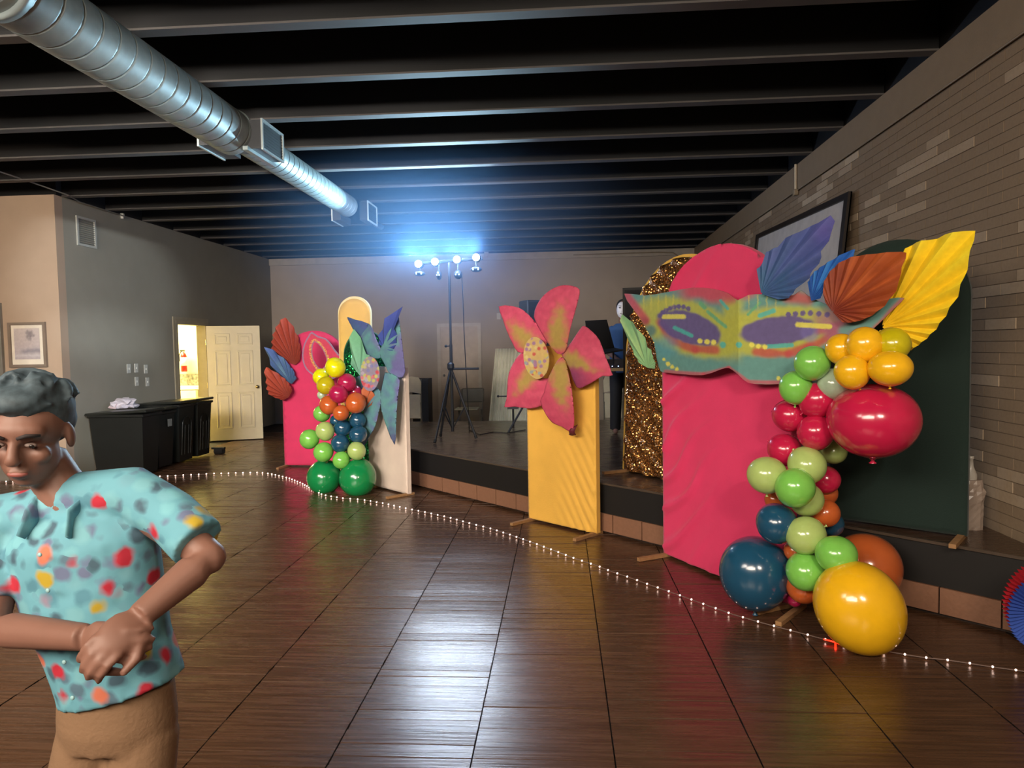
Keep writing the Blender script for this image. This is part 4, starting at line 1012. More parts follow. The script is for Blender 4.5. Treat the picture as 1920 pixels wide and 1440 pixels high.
for i, (px, py, w_, h_) in enumerate(q_l):
    c = P(px, py, 8.75); o = root('effect_lamp', f'unlit dark effect lamp hanging under the light bar, {nms[i]} of the four', 'stage lamp', c, 'dark lamps under the light bar')
    q = mb(); ball(q, c, (w_*.62, .08, h_*.62), 14); fin('housing', q, shell, o, True)
    q = mb(); tube(q, [c+Vector((0, 0, h_*.5)), c+Vector((0, 0, .13))], .009, 6); fin('bracket', q, iron, o)
    spots = ((-.5, .15), (.5, .15), (-.5, -.3), (.5, -.3)) if i in (0, 3) else ((0, .35), (-.4, -.1), (.4, -.1))
    for (a, b) in spots:
        q = mb(); ball(q, c+Vector((a*w_*.55, -.077+.02*abs(a), b*h_*.6)), .011, 8); fin('eye', q, mat('led_eye', (170, 200, 225), .1, emit=(170, 210, 255), estr=.8), o)
q = mb(); tube(q, [P(866, 515, 8.8), P(868, 560, 8.8), P(870, 620, 8.8), P(874, 700, 8.8), P(878, 770, 8.9), G(880, 806, SH+.01)], .006, 6)
tube(q, [G(880, 806, SH+.008), G(900, 815, SH+.008), G(925, 810, SH+.008), G(950, 812, SH+.008), G(985, 806, SH+.008)], .006, 6)
tag(fin('power_cable', q, iron), 'thin black cable hanging from the light bar to the stage floor', 'cable')
# blue haze volume added to carry the lens bloom round the lamps
# (see end of script)

q = mb(); ball(q, (-1.35, 8.2, 2.75), (2.7, 2.2, 1.8), 32)
bmesh.ops.bisect_plane(q, geom=q.verts[:]+q.edges[:]+q.faces[:], plane_co=(0, 0, 3.54), plane_no=(0, 0, 1), clear_outer=True)
bmesh.ops.holes_fill(q, edges=[e for e in q.edges if e.is_boundary])
hm = bpy.data.materials.new('bloom_haze'); hm.use_nodes = True; nt = hm.node_tree; nt.nodes.remove(nt.nodes['Principled BSDF'])
vs = nt.nodes.new('ShaderNodeVolumeScatter'); vs.inputs['Color'].default_value = (.30, .56, 1, 1); vs.inputs['Anisotropy'].default_value = .1
g = nt.nodes.new('ShaderNodeNewGeometry'); vm = nt.nodes.new('ShaderNodeVectorMath'); vm.operation = 'SUBTRACT'; vm.inputs[1].default_value = (-1.35, 8.2, 2.75)
v2 = nt.nodes.new('ShaderNodeVectorMath'); v2.operation = 'MULTIPLY'; v2.inputs[1].default_value = (1/2.6, 1/2.1, 1/1.75)
v3 = nt.nodes.new('ShaderNodeVectorMath'); v3.operation = 'LENGTH'; mr = nt.nodes.new('ShaderNodeMapRange'); mr.interpolation_type = 'SMOOTHSTEP'
mr.inputs[1].default_value = 1; mr.inputs[2].default_value = .45; mr.inputs[3].default_value = 0; mr.inputs[4].default_value = .085
nt.links.new(g.outputs['Position'], vm.inputs[0]); nt.links.new(vm.outputs[0], v2.inputs[0]); nt.links.new(v2.outputs[0], v3.inputs[0]); nt.links.new(v3.outputs['Value'], mr.inputs[0])
nt.links.new(mr.outputs[0], vs.inputs['Density']); nt.links.new(vs.outputs[0], nt.nodes['Material Output'].inputs['Volume'])
hz = fin('haze', q, hm, None, kind='stuff'); tag(hz, 'thin blue haze added for the glow around the bright lamps', 'haze')

# ------------------------------------------------------------------ speaker, table, laptop
spk = mat('speaker_black', (34, 38, 44), .6, var=.1)
sx = P(1001, 600, 9.5); sb = root('speaker', 'black loudspeaker box on a tripod stand behind the red flower', 'speaker', (sx.x, 9.6, 1.65))
zt_ = P(1000, 562, 9.4).z
R_ = Matrix.Rotation(.45, 3, 'Z')
q = mb(); box(q, (sx.x, 9.6, zt_-.33), (.32, .30, .66), R_, .012); fin('cabinet', q, spk, sb)
q = mb(); box(q, Vector((sx.x, 9.6, zt_-.33))+R_ @ Vector((0, -.152, 0)), (.28, .008, .6), R_); fin('grille', q, mat('grille_cloth', (20, 22, 26), .9, bump=.4, bscale=300), sb)
ss = root('speaker_stand', 'black tripod stand carrying the loudspeaker behind the yellow panel', 'speaker stand', (sx.x, 9.6, SH))
q = mb(); tube(q, [(sx.x, 9.6, SH+.1), (sx.x, 9.6, zt_-.66)], .018, 8); fin('pole', q, iron, ss)
for (px, py) in ((953, 811), (1040, 812), (1005, 790)):
    f_ = G(px, py, SH+.012); q = mb(); tube(q, [(sx.x, 9.6, SH+.62), f_], .014, 8); fin('leg', q, iron, ss)
mo = root('stage_monitor', 'small black equipment case with a grab arm left of the red flower', 'equipment case', P(958, 765, 10.2))
q = mb(); bx(q, P(952, 750, 10.2).x, P(972, 750, 10.2).x, 10.1, 10.3, P(955, 766, 10.2).z, P(955, 731, 10.2).z); fin('case', q, spk, mo)
q = mb(); tube(q, [P(953, 743, 10.15), P(934, 743, 10.15)], [.012, .008], 8); ball(q, P(934, 743, 10.15), .018, 8); fin('grab_arm', q, iron, mo)
q = mb(); tube(q, [P(962, 765, 10.2), (P(962, 765, 10.2).x, 10.2, SH)], .014, 8); fin('post', q, iron, mo)
ty = 8.3; tz = P(1160, 690, ty).z
tb = root('equipment_table', 'folding table with a tan edge behind the yellow panel', 'table', (P(1160, 690, ty).x, ty+.2, SH))
x0, x1 = P(1106, 690, ty).x, P(1262, 690, ty).x
q = mb(); bx(q, x0, x1, ty, ty+.6, tz-.035, tz); fin('tabletop', q, mat('tan_edge', (196, 168, 124), .6), tb)
for x in (x0+.04, x1-.06):
    for y_ in (ty+.05, ty+.55):
        q = mb(); bx(q, x-.014, x+.014, y_-.014, y_+.014, SH, tz-.035); fin('leg', q, iron, tb)
ct = root('audio_mixer', 'black audio mixer with tiny indicator lights on the table', 'mixer', (x0+.3, ty+.15, tz))
q = mb(); bx(q, x0+.12, x0+.62, ty+.03, ty+.35, tz, tz+.10); fin('mixer_body', q, mat('mixer_dark', (36, 34, 44), .4), ct)
for k in range(4):
    q = mb(); ball(q, (x0+.26+k*.07, ty+.025, tz+.02), .006, 8); fin('indicator', q, mat('indicator', (200, 220, 255), .3, emit=(190, 210, 255), estr=4), ct)
lp = root('laptop', 'open black laptop on a raised stand beside the red flower', 'laptop', P(1118, 650, 8.35))
pls = [P(1097, 602, 8.35), P(1138, 600, 8.35), P(1152, 652, 8.5), P(1104, 655, 8.5)]
def slab(bm, p, d):
    a = [bm.verts.new(v) for v in p]; n_ = (p[1]-p[0]).cross(p[2]-p[1]).normalized()*d; b = [bm.verts.new(v+n_) for v in p]
    bm.faces.new(a); bm.faces.new(b[::-1])
    for i in range(len(p)): bm.faces.new((a[i], a[(i+1) % len(p)], b[(i+1) % len(p)], b[i]))
q = mb(); slab(q, pls, .012); fin('screen_lid', q, mat('laptop_black', (16, 16, 18), .5), lp)
q = mb(); slab(q, [pls[3], pls[2], P(1168, 655, 8.2), P(1120, 664, 8.15)], .018); fin('keyboard_base', q, mat('laptop_black', (16, 16, 18), .5), lp)
q = mb(); tube(q, [P(1125, 662, 8.3), P(1125, 690, 8.35)], .012, 6); tube(q, [P(1150, 660, 8.3), P(1150, 690, 8.35)], .012, 6); fin('laptop_stand', q, iron, lp)

# ------------------------------------------------------------------ folding chairs behind the stage
cream = mat('chair_cream', (216, 208, 182), .5); cmet = mat('chair_metal', (130, 128, 120), .4, .4)
def folded_chair(px0, px1, pyt, Y, label):
    a = P(px0, pyt, Y); b = P(px1, pyt, Y); W = b.x-a.x; z1 = a.z; o = root('folding_chair', label, 'chair', (a.x+W/2, Y, 0), 'cream folding chairs behind the stage')
    q = mb(); n = 8; pts = [(a.x+W*.02, z1-.30), (a.x, z1-.10), (a.x+W*.12, z1-.02), (a.x+W*.5, z1), (a.x+W*.88, z1-.02), (b.x, z1-.10), (b.x-W*.02, z1-.30), (a.x+W*.5, z1-.27)]
    v0 = [q.verts.new((x, Y, z)) for x, z in pts]; v1 = [q.verts.new((x, Y+.03, z)) for x, z in pts]
    q.faces.new(v0); q.faces.new(v1[::-1])
    for i in range(n): q.faces.new((v0[i], v0[(i+1) % n], v1[(i+1) % n], v1[i]))
    fin('backrest', q, cream, o)
    q = mb(); box(q, (a.x+W*.5, Y+.02, z1-.52), (W*.92, .03, .42), Matrix.Rotation(.06, 3, 'X'), .012); fin('seat', q, cream, o)
    for x in (a.x+.01, b.x-.01):
        q = mb(); tube(q, [(x, Y+.05, z1-.05), (x, Y-.02, .01)], .011, 6); fin('leg', q, cmet, o)
        q = mb(); tube(q, [(x+.0, Y+.0, z1-.45), (x, Y+.14, .01)], .011, 6); fin('leg', q, cmet, o)
    q = mb(); tube(q, [(a.x+.01, Y-.01, .2), (b.x-.01, Y-.01, .2)], .009, 6); fin('stretcher', q, cmet, o)
folded_chair(752, 789, 706, 12.0, 'cream folding chair folded upright just right of the blue flower')
folded_chair(1131, 1168, 702, 11.8, 'cream folding chair folded upright under the laptop table')
# open chair
cY = 13.0; c0 = P(883, 768, cY)
oc = root('folding_chair', 'open white folding chair with grey back behind the tripod stand', 'chair', (c0.x, cY, 0), 'cream folding chairs behind the stage')
zb = P(885, 729, cY).z; W = .42
q = mb(); box(q, (c0.x+.02, cY+.18, zb-.13), (W, .03, .27), Matrix.Rotation(-.2, 3, 'X'), .02); fin('backrest', q, mat('chair_back_grey', (120, 118, 108), .5), oc)
q = mb(); box(q, (c0.x-.06, cY-.05, .46), (W, .40, .03), bevel=.01); fin('seat', q, mat('seat_pale', (235, 232, 205), .5), oc)
for x in (c0.x-.22, c0.x+.20):
    q = mb(); tube(q, [(x+.02, cY+.22, zb-.02), (x, cY-.22, .01)], .012, 6); fin('leg', q, cmet, oc)
    q = mb(); tube(q, [(x, cY-.1, .45), (x, cY+.28, .01)], .012, 6); fin('leg', q, cmet, oc)
# dark curtainy flight case behind the first chair
q = mb(); a = P(790, 707, 12.6); b = P(806, 790, 12.6); bx(q, a.x-.15, b.x, 12.5, 12.9, 0, a.z-.03)
tag(fin('equipment_case', q, mat('case_dark', (44, 50, 62), .6), None), 'tall dark case standing right beside the left folded chair', 'equipment case')
# corrugated sheet
q = mb(); cols = 56; vs_ = []
for i in range(cols+1):
    t = i/cols; px = 914+t*76; row = []
    for j in range(9):
        s = j/8; pxx = px+(14*(1-s)**1.0)*(1-t*.9); c = P(pxx, 657+s*150, 12.3+.55*math.cos(t*1.5)*.5)
        c.y += .05*math.sin(t*11*2*PI)+.1*(1-s); c.z = 1.555-s*1.53
        row.append(q.verts.new(c))
    vs_.append(row)
for a, b in zip(vs_, vs_[1:]):
    for j in range(8): q.faces.new((a[j], a[j+1], b[j+1], b[j]))
o = fin('corrugated_sheet', q, mat('corrugated_pale', (222, 224, 208), .4), None, True)
tag(o, 'pale curved corrugated sheet standing on end left of the red flower', 'corrugated sheet')
md = o.modifiers.new('thickness', 'SOLIDIFY'); md.thickness = .006

# ------------------------------------------------------------------ bins by the kitchen door
binm = mat('bin_black', (22, 24, 22), .42, var=.15); 
def bin_(x0, x1, y0, y1, h, label, arch=True, lidhang=.03, papers=False):
    o = root('trash_bin', label, 'bin', ((x0+x1)/2, (y0+y1)/2, 0), 'black bins along the left wall')
    q = mb(); t = .05; r = mb()
    def ring(z, s): return [q.verts.new(v) for v in ((x0+s, y0+s, z), (x1-s, y0+s, z), (x1-s, y1-s, z), (x0+s, y1-s, z))]
    rs = [ring(.03, t), ring(h-.06, .008), ring(h-.05, -.012), ring(h-.02, -.012)]
    for a, b in zip(rs, rs[1:]):
        for k in range(4): q.faces.new((a[k], a[(k+1) % 4], b[(k+1) % 4], b[k]))
    q.faces.new(rs[0][::-1]); q.faces.new(rs[-1]); fin('body', q, binm, o)
    r.free()
    q = mb(); box(q, ((x0+x1)/2, (y0+y1)/2, h), (x1-x0+2*lidhang, y1-y0+.02, .035), Matrix.Rotation(-.05, 3, 'Y'), .012); fin('lid', q, mat('lid_black', (34, 36, 32), .35), o)
    if arch:
        ym = (y0+y1)/2; q = mb(); pts = []
        for k in range(13):
            a = PI*k/12; pts.append((x1-.012, ym+math.cos(a)*.12, h-.30+math.sin(a)*.10))
        pts = [(x1-.045, ym+.12, .12)]+pts+[(x1-.045, ym-.12, .12)]
        tube(q, pts, .008, 6)
        tube(q, [(x1-.04, ym-.05, .12), (x1-.014, ym-.05, h-.32)], .006, 6); tube(q, [(x1-.04, ym+.05, .12), (x1-.014, ym+.05, h-.32)], .006, 6)
        fin('moulded_rib', q, binm, o)
    for yy in (y0+.08, y1-.08):
        q = mb(); tube(q, [(x0+.06, yy-.02, .05), (x0+.06, yy+.02, .05)], .05, 12); fin('wheel', q, mat('rubber', (15, 15, 15), .8), o)
    return o
bin_(-6.0, -5.35, 10.12, 10.55, .86, 'black bin nearest the open kitchen door, overlapping the doorway')
bin_(-6.0, -5.36, 9.62, 10.06, .86, 'second black bin from the kitchen door with an arched rib')
b2 = bin_(-6.0, -5.38, 9.14, 9.56, .80, 'black bin with a pale square sticker under the white papers', arch=False)
q = mb(); box(q, (-5.365, 9.38, .62), (.004, .10, .10)); fin('sticker', q, mat('sticker', (120, 118, 110), .7), b2, label='pale square sticker')
bin_(-6.02, -5.30, 8.64, 9.06, .82, 'wide black bin nearest the camera with a flat overhanging lid', arch=False, lidhang=.05)
q = mb(); tube(q, [(-5.36, 10.62, .04), (-5.22, 10.60, .05)], .05, 10); box(q, (-5.3, 10.6, .09), (.2, .06, .03)); tag(fin('bin_pedal', q, mat('rubber', (15, 15, 15), .8)), 'small black foot pedal on the floor by the bin at the doorway', 'pedal')
o = root('paper_bag', 'crumpled white paper bag lying on top of the bin with the sticker', 'paper bag', (-5.75, 9.3, .83))
c = P(228, 762, 9.25)
q = mb(); bmesh.ops.create_icosphere(q, subdivisions=3, radius=1)
for v in q.verts:
    n_ = noise.cell(v.co*2.3)*.25+.9; v.co = Vector((max(-.75, min(.75, v.co.x))*n_*.19, v.co.y*n_*.14, max(-.6, min(.7, v.co.z))*n_*.10))+Vector((c.x+.02, 9.3, .895))
fin('bag_body', q, mat('paper_white', (196, 190, 200), .8), o)
q = mb(); slab(q, [Vector((c.x-.16, 9.2, .84)), Vector((c.x-.02, 9.15, .83)), Vector((c.x-.03, 9.22, .93)), Vector((c.x-.13, 9.28, .91))], .01); fin('loose_flap', q, mat('paper_pink', (210, 190, 196), .8), o)

# ------------------------------------------------------------------ bag with bottle on the stage, right
g_ = G(1817, 990, SH)
bg = root('plastic_bag', 'crinkled pale plastic sack on the stage beside the brick wall', 'bag', g_)
zb_ = SH; zt_ = P(1820, 898, g_.y).z
q = mb(); n = 18; rings = []
for j in range(14):
    s = j/13; z = zb_+(zt_-zb_)*s; row = []
    for k in range(n):
        a = 2*PI*k/n; sq = 1/max(abs(math.cos(a)), abs(math.sin(a)))**.75
        rr = .058*sq*(1+.12*nz(math.cos(a)*2+j*.5, math.sin(a)*2+j*.3, 1, 2)+(.15 if .55 < s < .8 and math.cos(a) > .3 else 0))*(1 if s < .97 else .9)
        row.append(q.verts.new((g_.x+math.cos(a)*rr, g_.y+math.sin(a)*rr, z)))
    rings.append(row)
for a, b in zip(rings, rings[1:]):
    for k in range(n): q.faces.new((a[k], a[(k+1) % n], b[(k+1) % n], b[k]))
q.faces.new(rings[0][::-1]); q.faces.new(rings[-1]); fin('sack', q, mat('clear_plastic', (150, 134, 122), .25), bg)
q = mb(); lathe(q, [(.03, 0), (.033, .02), (.033, .06), (.014, .11), (.012, .15), (.016, .152), (.016, .17)], (g_.x+.005, g_.y, zt_-.03), n=14)
tag(fin('bottle', q, mat('bottle_clear', (176, 170, 160), .15), None, True), 'narrow clear bottle neck sticking up above the pale plastic sack', 'bottle')

# ------------------------------------------------------------------ people
skin = mat('skin_tone', (128, 90, 76), .55, var=.06, scale=10)
def remesh(o, v=.007, it=2):
    m_ = o.modifiers.new('skin_over', 'REMESH'); m_.mode = 'VOXEL'; m_.voxel_size = v; m_.use_smooth_shade = True
    s_ = o.modifiers.new('soften', 'SMOOTH'); s_.iterations = it; s_.factor = .6
def shirtmat():
    m = bpy.data.materials.new('floral_shirt'); m.use_nodes = True; nt = m.node_tree; b = nt.nodes['Principled BSDF']; b.inputs['Roughness'].default_value = .8
    g = nt.nodes.new('ShaderNodeTexCoord'); base = nt.nodes.new('ShaderNodeRGB'); base.outputs[0].default_value = (*lin((100, 158, 174)), 1)
    nzn = nt.nodes.new('ShaderNodeTexNoise'); nzn.inputs['Scale'].default_value = 24; nt.links.new(g.outputs['Object'], nzn.inputs['Vector'])
    ds = nt.nodes.new('ShaderNodeVectorMath'); ds.operation = 'MULTIPLY_ADD'; ds.inputs[1].default_value = (.03, .03, .03); nt.links.new(nzn.outputs['Color'], ds.inputs[0]); nt.links.new(g.outputs['Object'], ds.inputs[2])
    cur = base.outputs[0]
    for sc_, thr, cols, sq in ((25, .58, [(84, 112, 130), (104, 156, 172), (66, 92, 108), (112, 172, 184), (100, 110, 140), (80, 132, 150)], 1), (16, .40, [(112, 168, 180), (176, 34, 54), (112, 168, 180), (200, 110, 84), (112, 168, 182), (176, 150, 40), (112, 168, 180), (150, 120, 140)], 2)):
        v = nt.nodes.new('ShaderNodeTexVoronoi'); v.inputs['Scale'].default_value = sc_; v.inputs['Randomness'].default_value = .85; nt.links.new(ds.outputs[0], v.inputs['Vector'])
        rp = nt.nodes.new('ShaderNodeValToRGB'); rp.color_ramp.interpolation = 'CONSTANT'; n = len(cols)
        rp.color_ramp.elements[0].color = (*lin(cols[0]), 1); rp.color_ramp.elements[1].position = (n-1)/n; rp.color_ramp.elements[1].color = (*lin(cols[-1]), 1)
        for i in range(1, n-1): e = rp.color_ramp.elements.new(i/n); e.color = (*lin(cols[i]), 1)
        s_ = nt.nodes.new('ShaderNodeSeparateColor'); nt.links.new(v.outputs['Color'], s_.inputs[0]); nt.links.new(s_.outputs[sq % 3], rp.inputs[0])
        mr = nt.nodes.new('ShaderNodeMapRange'); mr.inputs[1].default_value = thr; mr.inputs[2].default_value = thr*.55; nt.links.new(v.outputs['Distance'], mr.inputs[0])
        mx = nt.nodes.new('ShaderNodeMix'); mx.data_type = 'RGBA'; nt.links.new(mr.outputs[0], mx.inputs[0]); nt.links.new(cur, mx.inputs[6]); nt.links.new(rp.outputs[0], mx.inputs[7]); cur = mx.outputs[2]
    nt.links.new(cur, b.inputs['Base Color'])
    n3 = nt.nodes.new('ShaderNodeTexNoise'); n3.inputs['Scale'].default_value = 9; nt.links.new(g.outputs['Object'], n3.inputs['Vector'])
    bp = nt.nodes.new('ShaderNodeBump'); bp.inputs['Strength'].default_value = .8; bp.inputs['Distance'].default_value = .02; nt.links.new(n3.outputs['Fac'], bp.inputs['Height']); nt.links.new(bp.outputs[0], b.inputs['Normal'])
    return m
boy = root('person', 'person in a blue floral short-sleeved shirt and khaki trousers looking down, hands together', 'person', (-1.0, 1.55, 0))
Hc = P(58, 810, 1.50); fwd = Vector((.24, -.92, -.30)).normalized(); upv = Vector((.10, -.20, 1)); upv = (upv-fwd*upv.dot(fwd)).normalized(); sd = fwd.cross(upv)
HR = Matrix((sd, fwd, upv)).transposed()
def H(a, b, c): return Hc+HR @ Vector((a, b, c))         # head frame: side, forward, up
neckB = P(140, 950, 1.56); neckT = Hc+HR @ Vector((0, -.03, -.08))
shR = P(258, 938, 1.56); shL = P(10, 985, 1.56); elR = P(392, 1045, 1.50); wrR = P(262, 1155, 1.36); elL = P(-18, 1178, 1.46); wrL = P(160, 1195, 1.34)
hip = P(222, 1345, 1.58)
q = mb()
ball(q, H(0, -.010, .030), (.073, .088, .074), 24, HR); ball(q, H(0, .018, -.045), (.056, .066, .072), 20, HR); ball(q, H(0, .038, -.085), (.034, .036, .026), 14, HR)
ball(q, H(0, .058, .028), (.056, .03, .03), 14, HR)
tube(q, [H(0, .078, .018), H(0, .094, -.012), H(0, .100, -.024)], [.009, .012, .014], 10); ball(q, H(0, .098, -.027), (.017, .013, .010), 12, HR)
ball(q, H(0, .080, -.056), (.024, .012, .0065), 12, HR); ball(q, H(0, .078, -.068), (.021, .012, .0065), 12, HR)
for s in (-1, 1):
    ball(q, H(s*.038, .058, -.028), (.022, .02, .02), 12, HR); ball(q, H(s*.076, -.008, -.012), (.009, .018, .030), 12, HR)
tube(q, [neckT, (neckT+neckB)/2, neckB], [.052, .052, .062], 16)
# trunk core, arms
tube(q, [neckB, P(150, 1010, 1.57), P(180, 1150, 1.58), hip], [(.05, .06), (.07, .12), (.075, .11), (.08, .11)], 20)
def limb(q, a, b, c, ra, rb, rc):
    tube(q, [a, a+(b-a)*.35, b, b+(c-b)*.25, c], [ra, ra*.98, rb, rb*1.02, rc], 14); ball(q, b, rb*1.0, 12); ball(q, a, ra, 12)
limb(q, shR, elR, wrR, .048, .037, .027); limb(q, shL, elL, wrL, .048, .037, .027)
def hand(q, wr_, tgt, upn, sgn):
    d = (tgt-wr_).normalized(); s = d.cross(upn).normalized(); n = s.cross(d)
    Rm = Matrix((d, s, n)).transposed(); pc = wr_+d*.045
    ball(q, pc, (.052, .040, .018), 14, Rm)
    for k in range(4):
        L = (.062, .072, .068, .052)[k]; b0 = wr_+d*.075+s*(-.028+k*.0187)
        p1 = b0+d*L*.42+n*-.006; p2 = p1+d*L*.25+n*-.022; p3 = p2+d*L*.04+n*-.022
        tube(q, [b0, p1, p2, p3], [.0092, .0086, .008, .0068], 10); ball(q, p3, .0068, 8)
    t0 = wr_+d*.03+s*(-.034*sgn); t1 = t0+d*.03+s*(-.022*sgn)-n*.008; t2 = t1+d*.03-n*.012
    tube(q, [t0, t1, t2], [.013, .0105, .0085], 10); ball(q, t2, .0085, 8)
hand(q, wrR, P(205, 1208, 1.30), Vector((.2, -1, .25)), 1); hand(q, wrL, P(245, 1215, 1.30), Vector((-.1, -1, .2)), -1)
# legs
for s, kx in ((-1, -.07), (1, .07)):
    h0 = hip+Vector((kx, 0, -.03)); kn = Vector((hip.x+kx*1.1-.02, 1.54, .47)); an = Vector((hip.x+kx*1.15-.03, 1.60, .09))
    limb(q, h0, kn, an, .050, .046, .036); tube(q, [an+Vector((0, .04, -.05)), an+Vector((0, -.05, -.05)), an+Vector((0, -.15, -.065))], [.035, .036, .024], 12)
bod = fin('body', q, skin, boy, True); remesh(bod, .0052, 2)
for s in (-1, 1):
    q = mb(); ball(q, H(s*.031, .0775, .004), (.0125, .0065, .0052), 12, HR); ey_ = fin('eye', q, mat('eye_white', (112, 96, 90), .5), boy, True)
    q = mb(); ball(q, H(s*.031-.003, .0825, .003), (.0055, .003, .005), 10, HR); fin('iris', q, mat('eye_dark', (34, 26, 24), .25), ey_, True)
    q = mb(); tube(q, [H(s*.012, .0905, .024), H(s*.030, .0905, .031), H(s*.052, .077, .026)], [.0035, .0042, .0028], 8); fin('eyebrow', q, mat('brow', (44, 36, 36), .8), boy, True)
q = mb(); ball(q, H(0, .084, -.0615), (.021, .0095, .0075), 12, HR); fin('lips', q, mat('lip_tone', (142, 80, 72), .5), boy, True)
q = mb(); ball(q, H(0, -.030, .046), (.081, .089, .078), 24, HR); ball(q, H(0, -.050, .012), (.075, .070, .062), 20, HR); ball(q, H(.01, .030, .088), (.06, .05, .030), 16, HR)
rd = random.Random(5)
for k in range(60):
    a = rd.uniform(0, 2*PI); b = rd.uniform(.15, 1.35); p = Vector((math.cos(a)*math.sin(b)*.083, math.sin(a)*math.sin(b)*.09-.028, math.cos(b)*.074+.048))
    if p.y > .06 and p.z < .09: continue
    t_ = Vector((-p.y, p.x, .02)).normalized()*.03; tube(q, [H(*(p-t_)), H(*(p*1.03+Vector((0, 0, .004)))), H(*(p+t_))], [.003, .008, .003], 6)
hr = fin('hair', q, mat('hair_dark', (66, 80, 88), .7, var=.3, scale=60), boy, True); remesh(hr, .006, 1)
q = mb()
tube(q, [neckB+Vector((.0, 0, .0)), P(148, 968, 1.56), P(152, 1010, 1.565), P(175, 1110, 1.57), P(205, 1210, 1.575), P(224, 1265, 1.58), P(230, 1288, 1.58)], [(.055, .075), (.085, .155), (.115, .178), (.118, .165), (.116, .144), (.116, .144), (.116, .146)], 28)
tube(q, [P(130, 935, 1.56), shR+Vector((-.01, 0, .015)), P(322, 968, 1.54), P(372, 1018, 1.51)], [.06, .064, .060, .062], 16)
tube(q, [P(160, 948, 1.56), shL+Vector((.01, 0, .015)), P(-5, 1060, 1.53), P(-12, 1125, 1.50)], [.06, .068, .066, .068], 16)
shm = shirtmat(); sh_ = fin('shirt', q, shm, boy, True); remesh(sh_, .0075, 3)
cB = neckB
for s in (-1, 1):
    q = mb(); tube(q, [cB+Vector((s*.045, .035, .035)), cB+Vector((s*.062, -.01, .03)), cB+Vector((s*.045, -.075, -.005)), cB+Vector((s*.055, -.10, -.045))], [(.006, .022), (.006, .024), (.006, .026), (.005, .012)], 10); fin('collar', q, shm, boy, True)
for k in range(5):
    q = mb(); p = P(150+k*14, 1010+k*62, 1.555-.0); ball(q, p+Vector((0, -.128, 0)), (.005, .003, .005), 10); fin('button', q, mat('button', (150, 190, 195), .4), boy, True)
q = mb(); hp = hip
tube(q, [hp+Vector((0, 0, .09)), hp+Vector((0, 0, .0)), hp+Vector((0, 0, -.05))], [(.10, .132), (.105, .137), (.095, .135)], 24)
for s, kx in ((-1, -.070), (1, .070)):
    h0 = hp+Vector((kx*.95, 0, -.03)); kn = Vector((hp.x+kx*1.1-.02, 1.54, .47)); an = Vector((hp.x+kx*1.15-.03, 1.60, .07))
    tube(q, [h0, h0+(kn-h0)*.5, kn, an], [.075, .076, .068, .062], 18)
tr_ = fin('trousers', q, mat('khaki', (128, 98, 72), .85, var=.06, scale=6, bump=.2, bscale=90), boy, True); remesh(tr_, .009, 2)
q = mb()
for kx in (-.070, .070):
    an = Vector((hp.x+kx*1.15-.03, 1.60, .05)); tube(q, [an+Vector((0, .07, 0)), an+Vector((0, 0, .01)), an+Vector((0, -.10, -.01)), an+Vector((0, -.17, -.022))], [(.042, .042), (.048, .05), (.046, .036), (.03, .022)], 16)
fin('shoes', q, mat('shoe_dark', (40, 36, 34), .5), boy, True)
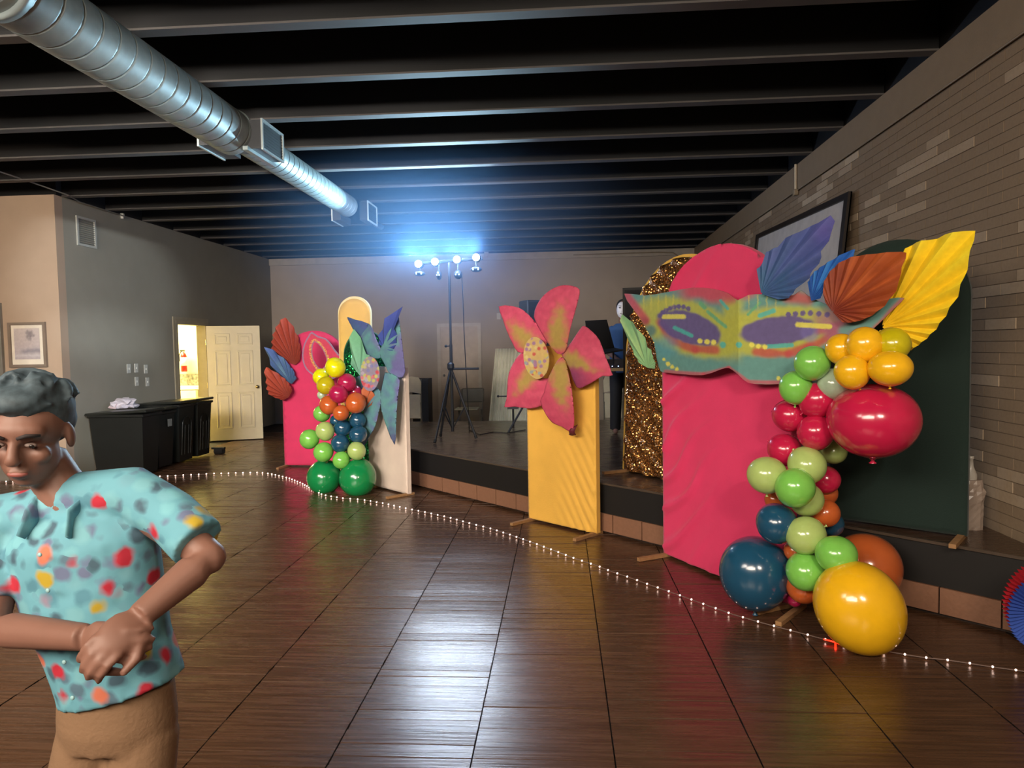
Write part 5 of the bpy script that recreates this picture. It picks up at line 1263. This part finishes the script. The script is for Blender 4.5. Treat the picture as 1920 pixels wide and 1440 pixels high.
# second person, behind the equipment table
p2 = P(1168, 580, 9.25); dj = root('person', 'person in a white face mask and blue shirt half hidden behind the black panel', 'person', (p2.x, 9.25, SH))
X0, Y0 = p2.x, 9.25
q = mb(); ball(q, (X0, Y0, p2.z), (.075, .095, .115), 18); tube(q, [(X0, Y0+.01, p2.z-.07), (X0, Y0+.02, p2.z-.20)], .055, 12)
zs = p2.z-.20
tube(q, [(X0, Y0+.02, zs), (X0, Y0+.02, zs-.2), (X0, Y0+.02, zs-.5)], [(.06, .08), (.11, .17), (.10, .14)], 18)
for s in (-1, 1):
    sh0 = Vector((X0+s*.17, Y0+.02, zs-.06)); el = Vector((X0+s*.22, Y0-.02, zs-.33)); wr2 = Vector((X0+s*.12, Y0-.24, zs-.42))
    limb(q, sh0, el, wr2, .045, .036, .026); hand(q, wr2, wr2+Vector((-s*.03, -.1, -.02)), Vector((0, 0, 1)), s)
    kn = Vector((X0+s*.1, Y0-.01, SH+.48)); an = Vector((X0+s*.11, Y0+.03, SH+.07)); limb(q, Vector((X0+s*.09, Y0+.02, zs-.52)), kn, an, .075, .052, .038)
    tube(q, [an+Vector((0, .04, -.03)), an+Vector((0, -.05, -.03)), an+Vector((0, -.14, -.045))], [.036, .036, .022], 10)
b2_ = fin('body', q, skin, dj, True); remesh(b2_, .010, 1)
q = mb(); ball(q, (X0-.02, Y0-.055, p2.z-.01), (.066, .055, .105), 18); ball(q, (X0-.02, Y0-.11, p2.z-.02), (.012, .014, .022), 10); fin('face_mask', q, mat('mask_white', (225, 225, 230), .4), dj, True)
q = mb()
for s in (-1, 1):
    ball(q, (X0-.02+s*.028, Y0-.105, p2.z+.015), (.014, .006, .008), 10); tube(q, [(X0-.02+s*.012, Y0-.108, p2.z+.038), (X0-.02+s*.045, Y0-.098, p2.z+.042)], .003, 6)
tube(q, [(X0-.045, Y0-.100, p2.z-.06), (X0-.02, Y0-.104, p2.z-.065), (X0+.005, Y0-.1, p2.z-.06)], .004, 6)
fin('mask_features', q, mat('mask_black', (20, 20, 24), .6), dj)
q = mb(); ball(q, (X0, Y0+.03, p2.z+.03), (.084, .085, .105), 16); fin('hair', q, mat('hair2', (30, 28, 28), .8), dj, True)
q = mb()
tube(q, [(X0, Y0+.02, zs+.02), (X0, Y0+.02, zs-.06), (X0, Y0+.02, zs-.3), (X0, Y0+.02, zs-.62)], [(.07, .09), (.11, .19), (.125, .18), (.125, .17)], 20)
for s in (-1, 1): tube(q, [(X0+s*.12, Y0+.02, zs-.05), (X0+s*.18, Y0+.02, zs-.08), (X0+s*.215, Y0-.01, zs-.28)], [.055, .06, .06], 14)
s2 = fin('shirt', q, mat('shirt_blue', (52, 88, 136), .8), dj, True); remesh(s2, .012, 1)
q = mb()
for s in (-1, 1): tube(q, [(X0+s*.085, Y0+.02, zs-.5), (X0+s*.1, Y0-.01, SH+.48), (X0+s*.11, Y0+.03, SH+.05)], [.10, .078, .07], 14)
t3 = fin('trousers', q, mat('trouser_dark', (26, 26, 32), .8), dj, True); remesh(t3, .014, 1)
for o in list(S.objects):
    if 'world' in o: del o['world']
